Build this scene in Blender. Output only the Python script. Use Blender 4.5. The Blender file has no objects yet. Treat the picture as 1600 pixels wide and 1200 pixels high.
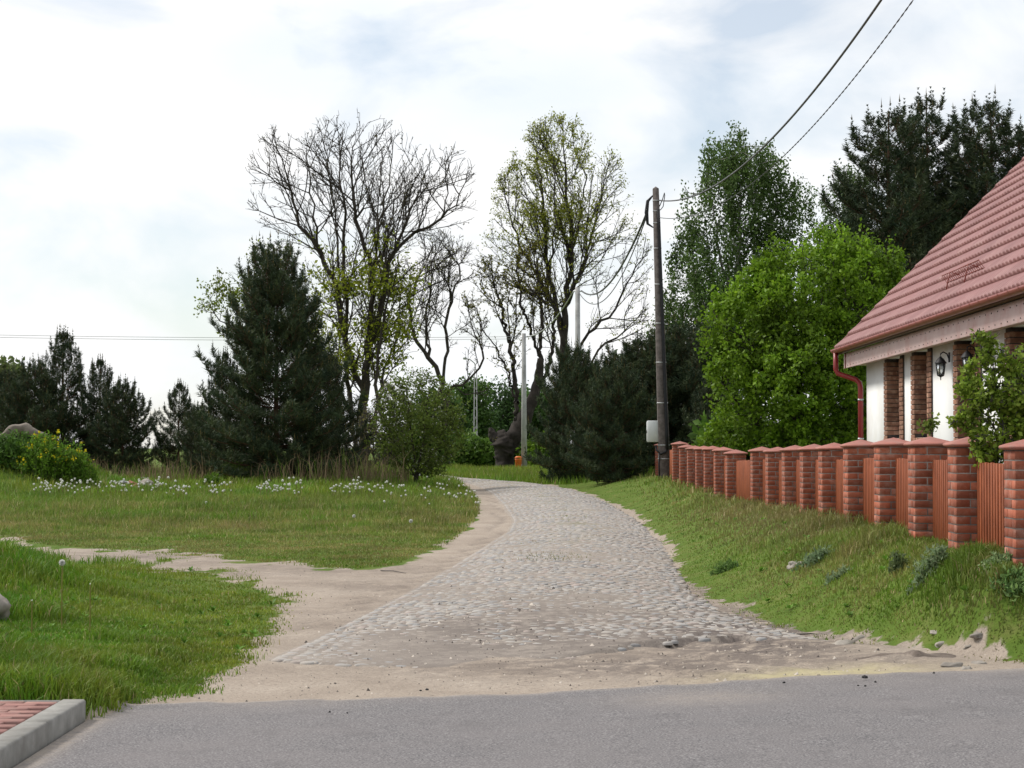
import bpy, bmesh, math, random
import numpy as np

# ---------------------------------------------------------------- camera, world, sun, exposure
scene = bpy.context.scene
C = scene.collection
F = 3100.0                     # focal length in photo pixels (1600 wide)
EYE = 1.7
PITCH = math.atan(100.0 / F)
cam_d = bpy.data.cameras.new("camera")
cam_d.sensor_width = 36.0
cam_d.lens = F / 1600.0 * 36.0
cam_d.clip_start = 0.1
cam_d.clip_end = 9000.0
cam = bpy.data.objects.new("camera", cam_d)
C.objects.link(cam)
cam.location = (0, 0, EYE)
cam.rotation_euler = (math.pi / 2 + PITCH, 0, 0)
scene.camera = cam

SUN_EL, SUN_AZ = math.radians(46), math.radians(-66)     # azimuth from +Y towards +X
world = bpy.data.worlds.new("World")
scene.world = world
world.use_nodes = True
wn, wl = world.node_tree.nodes, world.node_tree.links
wn.clear()
def wnode(t, **kw):
    n = wn.new(t)
    for k, v in kw.items():
        setattr(n, k, v)
    return n
sky = wnode('ShaderNodeTexSky', sky_type='NISHITA', sun_disc=False)
sky.sun_elevation = SUN_EL
sky.sun_rotation = SUN_AZ
sky.air_density = 1.0
sky.dust_density = 0.7
bg1 = wnode('ShaderNodeBackground'); bg1.inputs['Strength'].default_value = 0.15
wl.new(sky.outputs[0], bg1.inputs['Color'])
bg2 = wnode('ShaderNodeBackground')
tc = wnode('ShaderNodeTexCoord')
mp = wnode('ShaderNodeMapping'); mp.inputs['Scale'].default_value = (1.0, 1.0, 2.1)
mp.inputs['Location'].default_value = (0.35, 0.2, 0.62)
wl.new(tc.outputs['Generated'], mp.inputs['Vector'])
n1 = wnode('ShaderNodeTexNoise'); n1.inputs['Scale'].default_value = 7.5
n1.inputs['Detail'].default_value = 7.0; n1.inputs['Roughness'].default_value = 0.52
n1.inputs['Distortion'].default_value = 0.5
wl.new(mp.outputs[0], n1.inputs['Vector'])
r1 = wnode('ShaderNodeValToRGB')
r1.color_ramp.elements[0].position = 0.33; r1.color_ramp.elements[0].color = (0.42, 0.42, 0.42, 1)
r1.color_ramp.elements[1].position = 0.54; r1.color_ramp.elements[1].color = (1, 1, 1, 1)
wl.new(n1.outputs['Fac'], r1.inputs[0])
n2 = wnode('ShaderNodeTexNoise'); n2.inputs['Scale'].default_value = 4.2
n2.inputs['Detail'].default_value = 7.0
wl.new(mp.outputs[0], n2.inputs['Vector'])
r2 = wnode('ShaderNodeValToRGB')                     # cloud brightness: bright rims, slightly grey bellies
r2.color_ramp.elements[0].position = 0.36; r2.color_ramp.elements[0].color = (0.86, 0.92, 0.98, 1)
r2.color_ramp.elements[1].position = 0.56; r2.color_ramp.elements[1].color = (1.0, 1.0, 1.0, 1)
wl.new(n2.outputs['Fac'], r2.inputs[0])
wl.new(r2.outputs[0], bg2.inputs['Color'])
bg2.inputs['Strength'].default_value = 1.22
mx = wnode('ShaderNodeMixShader')
wl.new(r1.outputs[0], mx.inputs[0]); wl.new(bg1.outputs[0], mx.inputs[1]); wl.new(bg2.outputs[0], mx.inputs[2])
wo = wnode('ShaderNodeOutputWorld'); wl.new(mx.outputs[0], wo.inputs['Surface'])

sun_d = bpy.data.lights.new("sun", 'SUN')
sun_d.energy = 4.0
sun_d.angle = math.radians(13)
sun_d.color = (1.0, 0.95, 0.87)
sun = bpy.data.objects.new("sun", sun_d)
C.objects.link(sun)
sd = np.array([math.sin(SUN_AZ) * math.cos(SUN_EL), math.cos(SUN_AZ) * math.cos(SUN_EL), math.sin(SUN_EL)])
from mathutils import Vector, Matrix
sun.rotation_euler = Vector(tuple(sd)).to_track_quat('Z', 'Y').to_euler()
sun.location = (-30, 40, 60)

vs = scene.view_settings
vs.view_transform = 'Standard'; vs.look = 'None'; vs.gamma = 1.0; vs.exposure = -0.2
vs.use_curve_mapping = False

# ---------------------------------------------------------------- helpers
rng = np.random.default_rng(7)
random.seed(7)

def nrm(v):
    return v / (np.linalg.norm(v, axis=-1, keepdims=True) + 1e-12)

def at(px, py, Y):
    """world point on the ray of photo pixel (px, py) at depth Y"""
    u, v = (px - 800.0) / F, (600.0 - py) / F
    cp, sp = math.cos(PITCH), math.sin(PITCH)
    dy, dz = cp - v * sp, sp + v * cp
    return np.array([u / dy * Y, Y, EYE + dz / dy * Y])

def proj(x, y, z):
    cp, sp = math.cos(PITCH), math.sin(PITCH)
    zz = z - EYE
    d = np.maximum(y * cp + zz * sp, 0.5)
    h = -y * sp + zz * cp
    return 800.0 + F * x / d, 600.0 - F * h / d

def lattice(ix, iy, seed):
    h = (ix.astype(np.int64) * 374761393 + iy.astype(np.int64) * 668265263 + seed * 1442695041) & 0xffffffff
    h = ((h ^ (h >> 13)) * 1274126177) & 0xffffffff
    return ((h ^ (h >> 16)) & 0xffff) / 65535.0

def vnoise(x, y, s=1.0, seed=0):
    x = np.asarray(x, float) / s; y = np.asarray(y, float) / s
    ix, iy = np.floor(x), np.floor(y)
    fx, fy = x - ix, y - iy
    fx = fx * fx * (3 - 2 * fx); fy = fy * fy * (3 - 2 * fy)
    a = lattice(ix, iy, seed); b = lattice(ix + 1, iy, seed)
    c = lattice(ix, iy + 1, seed); d = lattice(ix + 1, iy + 1, seed)
    return (a * (1 - fx) + b * fx) * (1 - fy) + (c * (1 - fx) + d * fx) * fy

def sm(t):
    t = np.clip(t, 0, 1)
    return t * t * (3 - 2 * t)

def inpoly(px, py, poly):
    px = np.asarray(px); py = np.asarray(py)
    r = np.zeros(px.shape, bool)
    n = len(poly)
    for i in range(n):
        x1, y1 = poly[i]; x2, y2 = poly[(i + 1) % n]
        if y1 == y2:
            continue
        c = (py < y1) != (py < y2)
        r ^= c & (px < (x2 - x1) * (py - y1) / (y2 - y1) + x1)
    return r

def link(o, parent=None):
    C.objects.link(o)
    if parent is not None:
        o.parent = parent
    return o

def mesh_np(name, v, faces, mat, col=None, smooth=False):
    """faces: list of (n,k) int arrays"""
    v = np.asarray(v, np.float32)
    if not isinstance(faces, list):
        faces = [faces]
    faces = [np.asarray(f, np.int32) for f in faces if len(f)]
    me = bpy.data.meshes.new(name)
    nl = sum(f.size for f in faces); nf = sum(len(f) for f in faces)
    me.vertices.add(len(v)); me.vertices.foreach_set('co', v.ravel())
    me.loops.add(nl); me.loops.foreach_set('vertex_index', np.concatenate([f.ravel() for f in faces]))
    me.polygons.add(nf)
    st = []; o = 0
    for f in faces:
        k = f.shape[1]
        st.append(o + np.arange(len(f), dtype=np.int32) * k); o += f.size
    me.polygons.foreach_set('loop_start', np.concatenate(st))
    if smooth:
        me.polygons.foreach_set('use_smooth', np.ones(nf, bool))
    if col is not None:
        a = me.attributes.new('Col', 'FLOAT_COLOR', 'POINT')
        c = np.asarray(col, np.float32)
        if c.shape[1] == 3:
            c = np.concatenate([c, np.ones((len(c), 1), np.float32)], 1)
        a.data.foreach_set('color', c.ravel())
    me.materials.append(mat)
    me.update(calc_edges=True)
    return me

def obj(name, me, parent=None, loc=None):
    o = bpy.data.objects.new(name, me)
    if loc is not None:
        o.location = tuple(float(q) for q in loc)
    return link(o, parent)

def empty(name, loc=(0, 0, 0), rz=0.0):
    o = bpy.data.objects.new(name, None)
    o.empty_display_size = 0.3
    o.location = tuple(float(q) for q in loc); o.rotation_euler = (0, 0, rz)
    return link(o)

def tag(o, label=None, cat=None, group=None, kind=None):
    if label: o['label'] = label
    if cat: o['category'] = cat
    if group: o['group'] = group
    if kind: o['kind'] = kind
    return o

class MB:
    """collects boxes, tubes and lathes for ONE mesh"""
    def __init__(s):
        s.v = []; s.f = {}; s.n = 0
    def add(s, v, *fs):
        v = np.asarray(v, float)
        for f in fs:
            f = np.asarray(f, int)
            s.f.setdefault(f.shape[1], []).append(f + s.n)
        s.v.append(v); s.n += len(v)
        return s
    def box(s, lo, hi):
        x0, y0, z0 = lo; x1, y1, z1 = hi
        v = [(x0, y0, z0), (x1, y0, z0), (x1, y1, z0), (x0, y1, z0), (x0, y0, z1), (x1, y0, z1), (x1, y1, z1), (x0, y1, z1)]
        return s.add(v, [(0, 3, 2, 1), (4, 5, 6, 7), (0, 1, 5, 4), (1, 2, 6, 5), (2, 3, 7, 6), (3, 0, 4, 7)])
    def bbox(s, lo, hi, b):
        """box with bevelled edges"""
        bm = bmesh.new(); bmesh.ops.create_cube(bm, size=1.0)
        lo = np.array(lo); hi = np.array(hi)
        for q in bm.verts:
            q.co = Vector(tuple((lo + hi) / 2 + np.array(q.co) * (hi - lo)))
        bmesh.ops.bevel(bm, geom=list(bm.edges), offset=b, segments=1, affect='EDGES', profile=0.5)
        bm.verts.ensure_lookup_table(); bm.verts.index_update()
        v = [tuple(q.co) for q in bm.verts]
        fs = {}
        for f in bm.faces:
            fs.setdefault(len(f.verts), []).append([q.index for q in f.verts])
        bm.free()
        return s.add(v, *fs.values())
    def tube(s, pts, r, n=8, caps=True):
        pts = np.asarray(pts, float); m = len(pts)
        r = np.broadcast_to(np.asarray(r, float), (m,))
        t = nrm(np.gradient(pts, axis=0))
        ref = np.array([0, 0, 1.0]) if abs(t[:, 2]).mean() < 0.8 else np.array([1.0, 0, 0])
        u = nrm(np.cross(t, ref)); w = np.cross(t, u)
        a = np.arange(n) / n * 2 * math.pi
        ring = pts[:, None] + r[:, None, None] * (np.cos(a)[None, :, None] * u[:, None] + np.sin(a)[None, :, None] * w[:, None])
        i = np.arange(m - 1)[:, None] * n; j = np.arange(n)[None]
        q = np.stack([i + j, i + (j + 1) % n, i + n + (j + 1) % n, i + n + j], -1).reshape(-1, 4)
        fs = [q]
        if caps:
            fs += [np.arange(n)[None, ::-1], ((m - 1) * n + np.arange(n))[None]]
        return s.add(ring.reshape(-1, 3), *fs)
    def lathe(s, prof, c=(0, 0, 0), n=12):
        a = np.arange(n) / n * 2 * math.pi
        prof = np.asarray(prof, float); m = len(prof)
        v = np.stack([prof[:, 0:1] * np.cos(a), prof[:, 0:1] * np.sin(a), np.repeat(prof[:, 1:2], n, 1)], -1).reshape(-1, 3) + np.array(c)
        i = np.arange(m - 1)[:, None] * n; j = np.arange(n)[None]
        q = np.stack([i + j, i + (j + 1) % n, i + n + (j + 1) % n, i + n + j], -1).reshape(-1, 4)
        return s.add(v, q, np.arange(n)[None, ::-1], ((m - 1) * n + np.arange(n))[None])
    def mesh(s, name, mat, smooth=False, col=None):
        return mesh_np(name, np.concatenate(s.v), [np.concatenate(f) for f in s.f.values()], mat, col, smooth)
    def build(s, name, mat, parent=None, loc=None, smooth=False):
        return obj(name, s.mesh(name, mat, smooth), parent, loc)

# ---------------------------------------------------------------- materials
def new_mat(name):
    m = bpy.data.materials.new(name); m.use_nodes = True
    nt = m.node_tree
    b = nt.nodes['Principled BSDF']
    b.inputs['Specular IOR Level'].default_value = 0.3
    return m, nt, b

def N(nt, t, **kw):
    n = nt.nodes.new(t)
    for k, v in kw.items():
        setattr(n, k, v)
    return n

def noise(nt, scale, detail=4, rough=0.55, vec=None):
    n = N(nt, 'ShaderNodeTexNoise')
    n.inputs['Scale'].default_value = scale; n.inputs['Detail'].default_value = detail; n.inputs['Roughness'].default_value = rough
    if vec is not None:
        nt.links.new(vec, n.inputs['Vector'])
    return n.outputs['Fac']

def geo_pos(nt):
    return N(nt, 'ShaderNodeNewGeometry').outputs['Position']

def ramp(nt, fac, stops):
    r = N(nt, 'ShaderNodeValToRGB')
    e = r.color_ramp.elements
    while len(e) < len(stops):
        e.new(0.5)
    for q, (p, c) in zip(e, stops):
        q.position = p; q.color = tuple(c) + (1,) if len(c) == 3 else c
    nt.links.new(fac, r.inputs[0])
    return r.outputs[0]

def mixc(nt, fac, a, b, mode='MIX'):
    m = N(nt, 'ShaderNodeMix', data_type='RGBA', blend_type=mode)
    for s, v in ((m.inputs[0], fac), (m.inputs[6], a), (m.inputs[7], b)):
        if hasattr(v, 'is_linked'):
            nt.links.new(v, s)
        elif isinstance(v, (int, float)):
            s.default_value = v
        else:
            s.default_value = tuple(v) + (1,) if len(v) == 3 else v
    return m.outputs[2]

def math_(nt, op, a, b=0.0, c=0.0):
    m = N(nt, 'ShaderNodeMath', operation=op)
    for s, v in ((m.inputs[0], a), (m.inputs[1], b), (m.inputs[2], c)):
        if hasattr(v, 'is_linked'):
            nt.links.new(v, s)
        else:
            s.default_value = v
    return m.outputs[0]

def bump(nt, b, h, strength=0.4, dist=0.02):
    n = N(nt, 'ShaderNodeBump'); n.inputs['Strength'].default_value = strength; n.inputs['Distance'].default_value = dist
    nt.links.new(h, n.inputs['Height']); nt.links.new(n.outputs[0], b.inputs['Normal'])

def mottled(name, c1, c2, scale=6.0, rough=0.8, bump_s=0.2, bump_scale=60.0, spec=0.3, metal=0.0, per_obj=0.0, dirt=None):
    m, nt, b = new_mat(name)
    p = geo_pos(nt)
    c = ramp(nt, noise(nt, scale, 6, 0.6, p), [(0.3, c1), (0.7, c2)])
    if dirt:
        c = mixc(nt, ramp(nt, noise(nt, dirt[1], 5, 0.65, p), [(0.5, (0, 0, 0)), (0.72, (1, 1, 1))]), c, dirt[0])
    if per_obj:
        oi = N(nt, 'ShaderNodeObjectInfo').outputs['Random']
        v = math_(nt, 'MULTIPLY_ADD', oi, 2 * per_obj, 1 - per_obj)
        c = mixc(nt, 1.0, c, v, 'MULTIPLY')
    nt.links.new(c, b.inputs['Base Color'])
    b.inputs['Roughness'].default_value = rough; b.inputs['Metallic'].default_value = metal
    b.inputs['Specular IOR Level'].default_value = spec
    if bump_s:
        bump(nt, b, noise(nt, bump_scale, 4, 0.6, p), bump_s, 0.01)
    return m

def leaf_mat(name, trans=0.35, rough=0.55, spec=0.25):
    m, nt, b = new_mat(name)
    a = N(nt, 'ShaderNodeAttribute', attribute_name='Col').outputs['Color']
    nt.links.new(a, b.inputs['Base Color'])
    b.inputs['Roughness'].default_value = rough; b.inputs['Specular IOR Level'].default_value = spec
    if trans:
        t = N(nt, 'ShaderNodeBsdfTranslucent')
        nt.links.new(a, t.inputs['Color'])
        mx = N(nt, 'ShaderNodeMixShader'); mx.inputs[0].default_value = trans
        nt.links.new(b.outputs[0], mx.inputs[1]); nt.links.new(t.outputs[0], mx.inputs[2])
        nt.links.new(mx.outputs[0], nt.nodes['Material Output'].inputs['Surface'])
    return m

M = {}
M['leaf'] = leaf_mat('leaf', 0.4)
M['grass'] = leaf_mat('grass_blade', 0.3, 0.6)
M['needle'] = leaf_mat('needle', 0.12, 0.6, 0.2)
M['dry'] = leaf_mat('dry_stem', 0.15, 0.8, 0.1)
M['petal'] = leaf_mat('petal', 0.3, 0.8, 0.1)
M['stone'] = leaf_mat('stone', 0.0, 0.85, 0.25)
M['bark_dark'] = mottled('bark_dark', (0.022, 0.018, 0.014), (0.06, 0.05, 0.04), 5, 0.9, 0.6, 14)
M['bark_oak'] = mottled('bark_oak', (0.014, 0.011, 0.010), (0.05, 0.041, 0.035), 3, 0.95, 1.0, 9)
M['bark_pine'] = mottled('bark_pine', (0.05, 0.028, 0.016), (0.13, 0.07, 0.04), 5, 0.9, 0.6, 14)
M['bark_birch'] = mottled('bark_birch', (0.06, 0.055, 0.05), (0.5, 0.48, 0.45), 4, 0.8, 0.3, 14)
M['bark_grey'] = mottled('bark_grey', (0.05, 0.045, 0.04), (0.12, 0.11, 0.1), 8, 0.9, 0.4, 20)
M['concrete_pole'] = mottled('pole_concrete', (0.30, 0.30, 0.30), (0.42, 0.42, 0.41), 3, 0.9, 0.2, 30, dirt=((0.2, 0.2, 0.19), 1.4))
M['kerb'] = mottled('kerb_concrete', (0.20, 0.195, 0.18), (0.29, 0.28, 0.26), 9, 0.9, 0.25, 120, per_obj=0.06, dirt=((0.17, 0.16, 0.145), 3.0))
M['wood_pole'] = mottled('pole_wood', (0.06, 0.05, 0.045), (0.15, 0.13, 0.12), 9, 0.9, 0.4, 40)
M['cable'] = mottled('cable_grey', (0.05, 0.05, 0.055), (0.09, 0.09, 0.095), 9, 0.45, 0)
M['black'] = mottled('black_rubber', (0.012, 0.012, 0.014), (0.02, 0.02, 0.024), 9, 0.6, 0)
M['metal'] = mottled('galvanised_band', (0.42, 0.43, 0.44), (0.55, 0.56, 0.57), 9, 0.45, 0, metal=0.6)
M['box_white'] = mottled('cabinet_plastic', (0.50, 0.52, 0.52), (0.60, 0.61, 0.61), 4, 0.5, 0)
M['orange'] = mottled('bin_plastic', (0.55, 0.12, 0.02), (0.65, 0.16, 0.03), 5, 0.5, 0, dirt=((0.3, 0.09, 0.03), 4))
M['brick'] = mottled('fence_brick', (0.22, 0.062, 0.034), (0.36, 0.112, 0.064), 9, 0.85, 0.4, 90, per_obj=0.34, dirt=((0.36, 0.19, 0.145), 7))
M['mortar'] = mottled('mortar', (0.10, 0.085, 0.078), (0.17, 0.145, 0.13), 20, 0.95, 0.3, 120)
M['cap'] = mottled('cap_clay', (0.30, 0.11, 0.085), (0.40, 0.155, 0.12), 5, 0.6, 0.15, 60, per_obj=0.08, dirt=((0.30, 0.16, 0.13), 8))
M['slat'] = mottled('slat_stain', (0.20, 0.050, 0.017), (0.30, 0.082, 0.030), 5, 0.6, 0.15, 60, per_obj=0.14)
M['plaster'] = mottled('white_plaster', (0.68, 0.69, 0.69), (0.76, 0.765, 0.76), 1.3, 0.9, 0.12, 150, dirt=((0.62, 0.61, 0.57), 0.8))
M['hbrick'] = mottled('house_brick', (0.17, 0.075, 0.05), (0.38, 0.20, 0.13), 5, 0.85, 0.4, 90, per_obj=0.3, dirt=((0.42, 0.28, 0.2), 10))
M['mortar_dark'] = mottled('mortar_dark', (0.05, 0.042, 0.04), (0.10, 0.09, 0.085), 20, 0.95, 0.2, 120)
M['roof'] = mottled('roof_sheet', (0.20, 0.088, 0.085), (0.27, 0.12, 0.115), 1.1, 0.55, 0.05, 40, spec=0.35, dirt=((0.29, 0.155, 0.145), 2.2))
M['gutter'] = mottled('gutter_metal', (0.20, 0.038, 0.025), (0.25, 0.05, 0.034), 3, 0.4, 0, spec=0.5)
M['fascia'] = mottled('fascia_board', (0.58, 0.42, 0.41), (0.66, 0.50, 0.49), 2.2, 0.7, 0.08, 60, dirt=((0.52, 0.30, 0.28), 2.6))
M['pipe'] = mottled('downpipe_metal', (0.22, 0.016, 0.018), (0.26, 0.022, 0.022), 3, 0.4, 0, spec=0.5)
M['frame_brown'] = mottled('window_frame', (0.10, 0.05, 0.03), (0.13, 0.065, 0.04), 5, 0.5, 0)
M['paver'] = mottled('paver', (0.25, 0.125, 0.11), (0.35, 0.19, 0.165), 9, 0.9, 0.3, 150, per_obj=0.13, dirt=((0.30, 0.2, 0.17), 5))
M['joint_sand'] = mottled('joint_sand', (0.14, 0.12, 0.10), (0.22, 0.19, 0.16), 30, 0.95, 0.3, 200)
M['soil'] = mottled('dark_soil', (0.10, 0.078, 0.065), (0.19, 0.155, 0.13), 12, 0.95, 0.8, 40)
M['log'] = mottled('weathered_log', (0.12, 0.10, 0.085), (0.24, 0.205, 0.17), 4, 0.9, 0.6, 18)
M['crumb'] = mottled('black_crumb', (0.02, 0.02, 0.02), (0.04, 0.04, 0.04), 30, 0.9, 0.4, 100)
m, nt, b = new_mat('window_glass'); b.inputs['Base Color'].default_value = (0.03, 0.035, 0.04, 1); b.inputs['Roughness'].default_value = 0.05; b.inputs['Specular IOR Level'].default_value = 0.6; M['glass'] = m
m, nt, b = new_mat('lantern_glass'); b.inputs['Base Color'].default_value = (0.75, 0.8, 0.82, 1); b.inputs['Roughness'].default_value = 0.15; b.inputs['Transmission Weight'].default_value = 0.8; M['lamp_glass'] = m

# asphalt
m, nt, b = new_mat('asphalt'); p = geo_pos(nt)
fine = noise(nt, 80, 3, 0.75, p); big = noise(nt, 0.9, 5, 0.6, p)
c = ramp(nt, fine, [(0.34, (0.048, 0.045, 0.048)), (0.5, (0.138, 0.130, 0.134)), (0.64, (0.30, 0.286, 0.283))])
c = mixc(nt, ramp(nt, big, [(0.35, (0, 0, 0)), (0.7, (0.55, 0.55, 0.55))]), c, (0.19, 0.172, 0.17))
v = N(nt, 'ShaderNodeTexVoronoi'); v.inputs['Scale'].default_value = 38; nt.links.new(p, v.inputs['Vector'])
c = mixc(nt, ramp(nt, v.outputs['Distance'], [(0.07, (0.8, 0.8, 0.8)), (0.12, (0, 0, 0))]), c, (0.05, 0.048, 0.05))
dust = N(nt, 'ShaderNodeAttribute', attribute_name='Col').outputs['Color']
c = mixc(nt, ramp(nt, noise(nt, 2.6, 6, 0.7, p), [(0.52, (0, 0, 0)), (0.75, (0.5, 0.5, 0.5))]), c, (0.10, 0.093, 0.095))
c = mixc(nt, math_(nt, 'MULTIPLY', dust, ramp(nt, noise(nt, 11, 5, 0.75, p), [(0.3, (0.25, 0.25, 0.25)), (0.6, (1, 1, 1))])), c, (0.36, 0.305, 0.25))
nt.links.new(c, b.inputs['Base Color']); b.inputs['Roughness'].default_value = 0.9
bump(nt, b, fine, 0.5, 0.006); M['asphalt'] = m

# ground sheet: Col.r = grass cover, Col.g = dark dirt and darker rut grooves, Col.b = pollen-yellow dust
def sand_nodes(nt, p):
    c = ramp(nt, noise(nt, 1.1, 6, 0.62, p), [(0.28, (0.26, 0.214, 0.175)), (0.5, (0.34, 0.284, 0.233)), (0.75, (0.405, 0.345, 0.288))])
    f = noise(nt, 34, 5, 0.7, p)
    c = mixc(nt, ramp(nt, f, [(0.34, (0.7, 0.7, 0.7)), (0.48, (0, 0, 0))]), c, (0.16, 0.13, 0.11))
    c = mixc(nt, ramp(nt, noise(nt, 90, 2, 0.6, p), [(0.60, (0, 0, 0)), (0.70, (0.6, 0.6, 0.6))]), c, (0.52, 0.47, 0.41))
    return c, f
m, nt, b = new_mat('ground'); p = geo_pos(nt)
c, f = sand_nodes(nt, p)
at_ = N(nt, 'ShaderNodeAttribute', attribute_name='Col')
sep = N(nt, 'ShaderNodeSeparateColor'); nt.links.new(at_.outputs['Color'], sep.inputs[0])
dk = math_(nt, 'MULTIPLY', sep.outputs[1], ramp(nt, noise(nt, 5.5, 6, 0.72, p), [(0.38, (0, 0, 0)), (0.54, (1, 1, 1))]))
c = mixc(nt, dk, c, (0.105, 0.088, 0.082))
c = mixc(nt, math_(nt, 'MULTIPLY', sep.outputs[2], ramp(nt, noise(nt, 4, 5, 0.7, p), [(0.3, (0.2, 0.2, 0.2)), (0.6, (1, 1, 1))])), c, (0.44, 0.39, 0.22))
g = ramp(nt, noise(nt, 2.3, 6, 0.7, p), [(0.3, (0.06, 0.105, 0.016)), (0.5, (0.09, 0.14, 0.022)), (0.72, (0.15, 0.155, 0.05))])
gm = math_(nt, 'ADD', sep.outputs[0], math_(nt, 'MULTIPLY_ADD', noise(nt, 9, 5, 0.7, p), 0.9, -0.45))
gm = ramp(nt, gm, [(0.42, (0, 0, 0)), (0.58, (1, 1, 1))])
c = mixc(nt, gm, c, g)
nt.links.new(c, b.inputs['Base Color']); b.inputs['Roughness'].default_value = 0.95; b.inputs['Specular IOR Level'].default_value = 0.1
hh = math_(nt, 'ADD', noise(nt, 14, 6, 0.65, p), math_(nt, 'MULTIPLY', f, 0.5))
bump(nt, b, hh, 0.55, 0.035); M['ground'] = m
m, nt, b = new_mat('road_bed'); p = geo_pos(nt)
c, f = sand_nodes(nt, p)
c = mixc(nt, 0.5, c, (0.235, 0.215, 0.20))
at_ = N(nt, 'ShaderNodeAttribute', attribute_name='Col')
sep = N(nt, 'ShaderNodeSeparateColor'); nt.links.new(at_.outputs['Color'], sep.inputs[0])
dk = math_(nt, 'MULTIPLY', sep.outputs[1], ramp(nt, noise(nt, 5.5, 6, 0.72, p), [(0.38, (0, 0, 0)), (0.54, (1, 1, 1))]))
c = mixc(nt, dk, c, (0.105, 0.088, 0.082))
c = mixc(nt, math_(nt, 'MULTIPLY', sep.outputs[0], ramp(nt, noise(nt, 3, 5, 0.7, p), [(0.45, (0, 0, 0)), (0.6, (1, 1, 1))])), c, (0.12, 0.14, 0.04))
nt.links.new(c, b.inputs['Base Color']); b.inputs['Roughness'].default_value = 0.95; b.inputs['Specular IOR Level'].default_value = 0.1
bump(nt, b, f, 0.5, 0.02); M['road_bed'] = m
# single cobbles: colour by object
m, nt, b = new_mat('cobble'); p = geo_pos(nt)
oi = N(nt, 'ShaderNodeObjectInfo').outputs['Random']
c = ramp(nt, oi, [(0.0, (0.34, 0.31, 0.28)), (0.25, (0.28, 0.275, 0.28)), (0.45, (0.37, 0.345, 0.32)), (0.62, (0.36, 0.28, 0.245)), (0.75, (0.25, 0.255, 0.265)), (1.0, (0.42, 0.40, 0.375))])
c = mixc(nt, ramp(nt, noise(nt, 12, 5, 0.65, p), [(0.40, (0, 0, 0)), (0.62, (0.75, 0.75, 0.75))]), c, (0.37, 0.315, 0.26))
c = mixc(nt, 0.4, c, (0.335, 0.315, 0.295))
nt.links.new(c, b.inputs['Base Color']); b.inputs['Roughness'].default_value = 0.8
bump(nt, b, noise(nt, 45, 4, 0.6, p), 0.35, 0.01); M['cobble'] = m

# ---------------------------------------------------------------- terrain
R_Y = [0, 13.5, 24, 45, 58, 70, 90, 130, 400, 3000]
R_Z = [0, 0, .10, .27, .40, .50, .46, .46, .6, .6]
XS_Y = [0, 13.9, 14.0, 14.15, 14.5, 15.4, 16.8, 19, 22, 24.8, 44, 58, 66, 71.5, 78, 90, 400]
XS_X = [60, 40, 12, 4.6, 3.9, 3.4, 2.9, 2.45, 2.2, 2.15, 2.7, 2.55, 1.9, 0.9, -1.5, -5, -40]      # right edge of the bare road
XF_Y = [0, 15.44, 15.45, 35, 62, 80, 400]
XF_X = [60, 45, 3.75, 4.0, 4.3, 4.6, 20]

def seg_dist(x, y, line):
    d = np.full(np.shape(x), 1e9)
    for (x0, y0), (x1, y1) in zip(line[:-1], line[1:]):
        dx, dy = x1 - x0, y1 - y0
        t = np.clip(((x - x0) * dx + (y - y0) * dy) / (dx * dx + dy * dy), 0, 1)
        d = np.minimum(d, np.hypot(x - x0 - t * dx, y - y0 - t * dy))
    return d
S_LINE = list(zip(XS_X, XS_Y))[1:]
F_LINE = list(zip(XF_X, XF_Y))[1:]
ZF_Y = [0, 13.5, 16, 26, 33, 40, 46, 54, 62, 80, 120, 400]
ZF_Z = [.72, .72, .74, .76, .68, .66, .72, .80, .84, .8, .55, .6]

def zg(x, y):
    x = np.asarray(x, float); y = np.asarray(y, float)
    r = np.interp(y, R_Y, R_Z)
    z = r + 0.035 * np.clip(x, 0, 7) * (1 - sm((y - 13.6) / 5))
    xs, xf, zf = np.interp(y, XS_Y, XS_X), np.interp(y, XF_Y, XF_X), np.interp(y, ZF_Y, ZF_Z)
    e_, f_ = seg_dist(x, y, S_LINE), seg_dist(x, y, F_LINE)
    t = np.where(x <= xs, 0.0, np.where(x >= xf, 1.0, e_ / (e_ + f_ + 1e-6)))
    t = 0.6 * t + 0.4 * sm(t)
    z = z + (zf - z) * t
    lf = sm((-x - 1.3) / 3.0)
    z = z + 0.27 * sm((y - 35) / 28) * lf * (1 - sm((y - 95) / 60))
    z = z + 0.62 * np.exp(-((x + 6.4) / 1.7) ** 2 - ((y - 21.0) / 3.0) ** 2)
    z = z + 0.10 * sm((-x - 2.45) / .3) * (1 - sm((y - 14) / 5)) * sm((y - 12.3) / .35)
    z = z + 1.15 * np.exp(-((x + 13.6) / 1.9) ** 2 - ((y - 55.0) / 2.6) ** 2)      # heaped mound at the far left
    return z

def zgn(x, y):
    """terrain with fine relief (only where the land is neither paved nor driven flat)"""
    z = zg(x, y)
    a = sm((y - 12.8) / 2.0)
    return z + a * (0.035 * (vnoise(x, y, 1.3, 3) - .5) + 0.014 * (vnoise(x, y, .33, 5) - .5))

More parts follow.
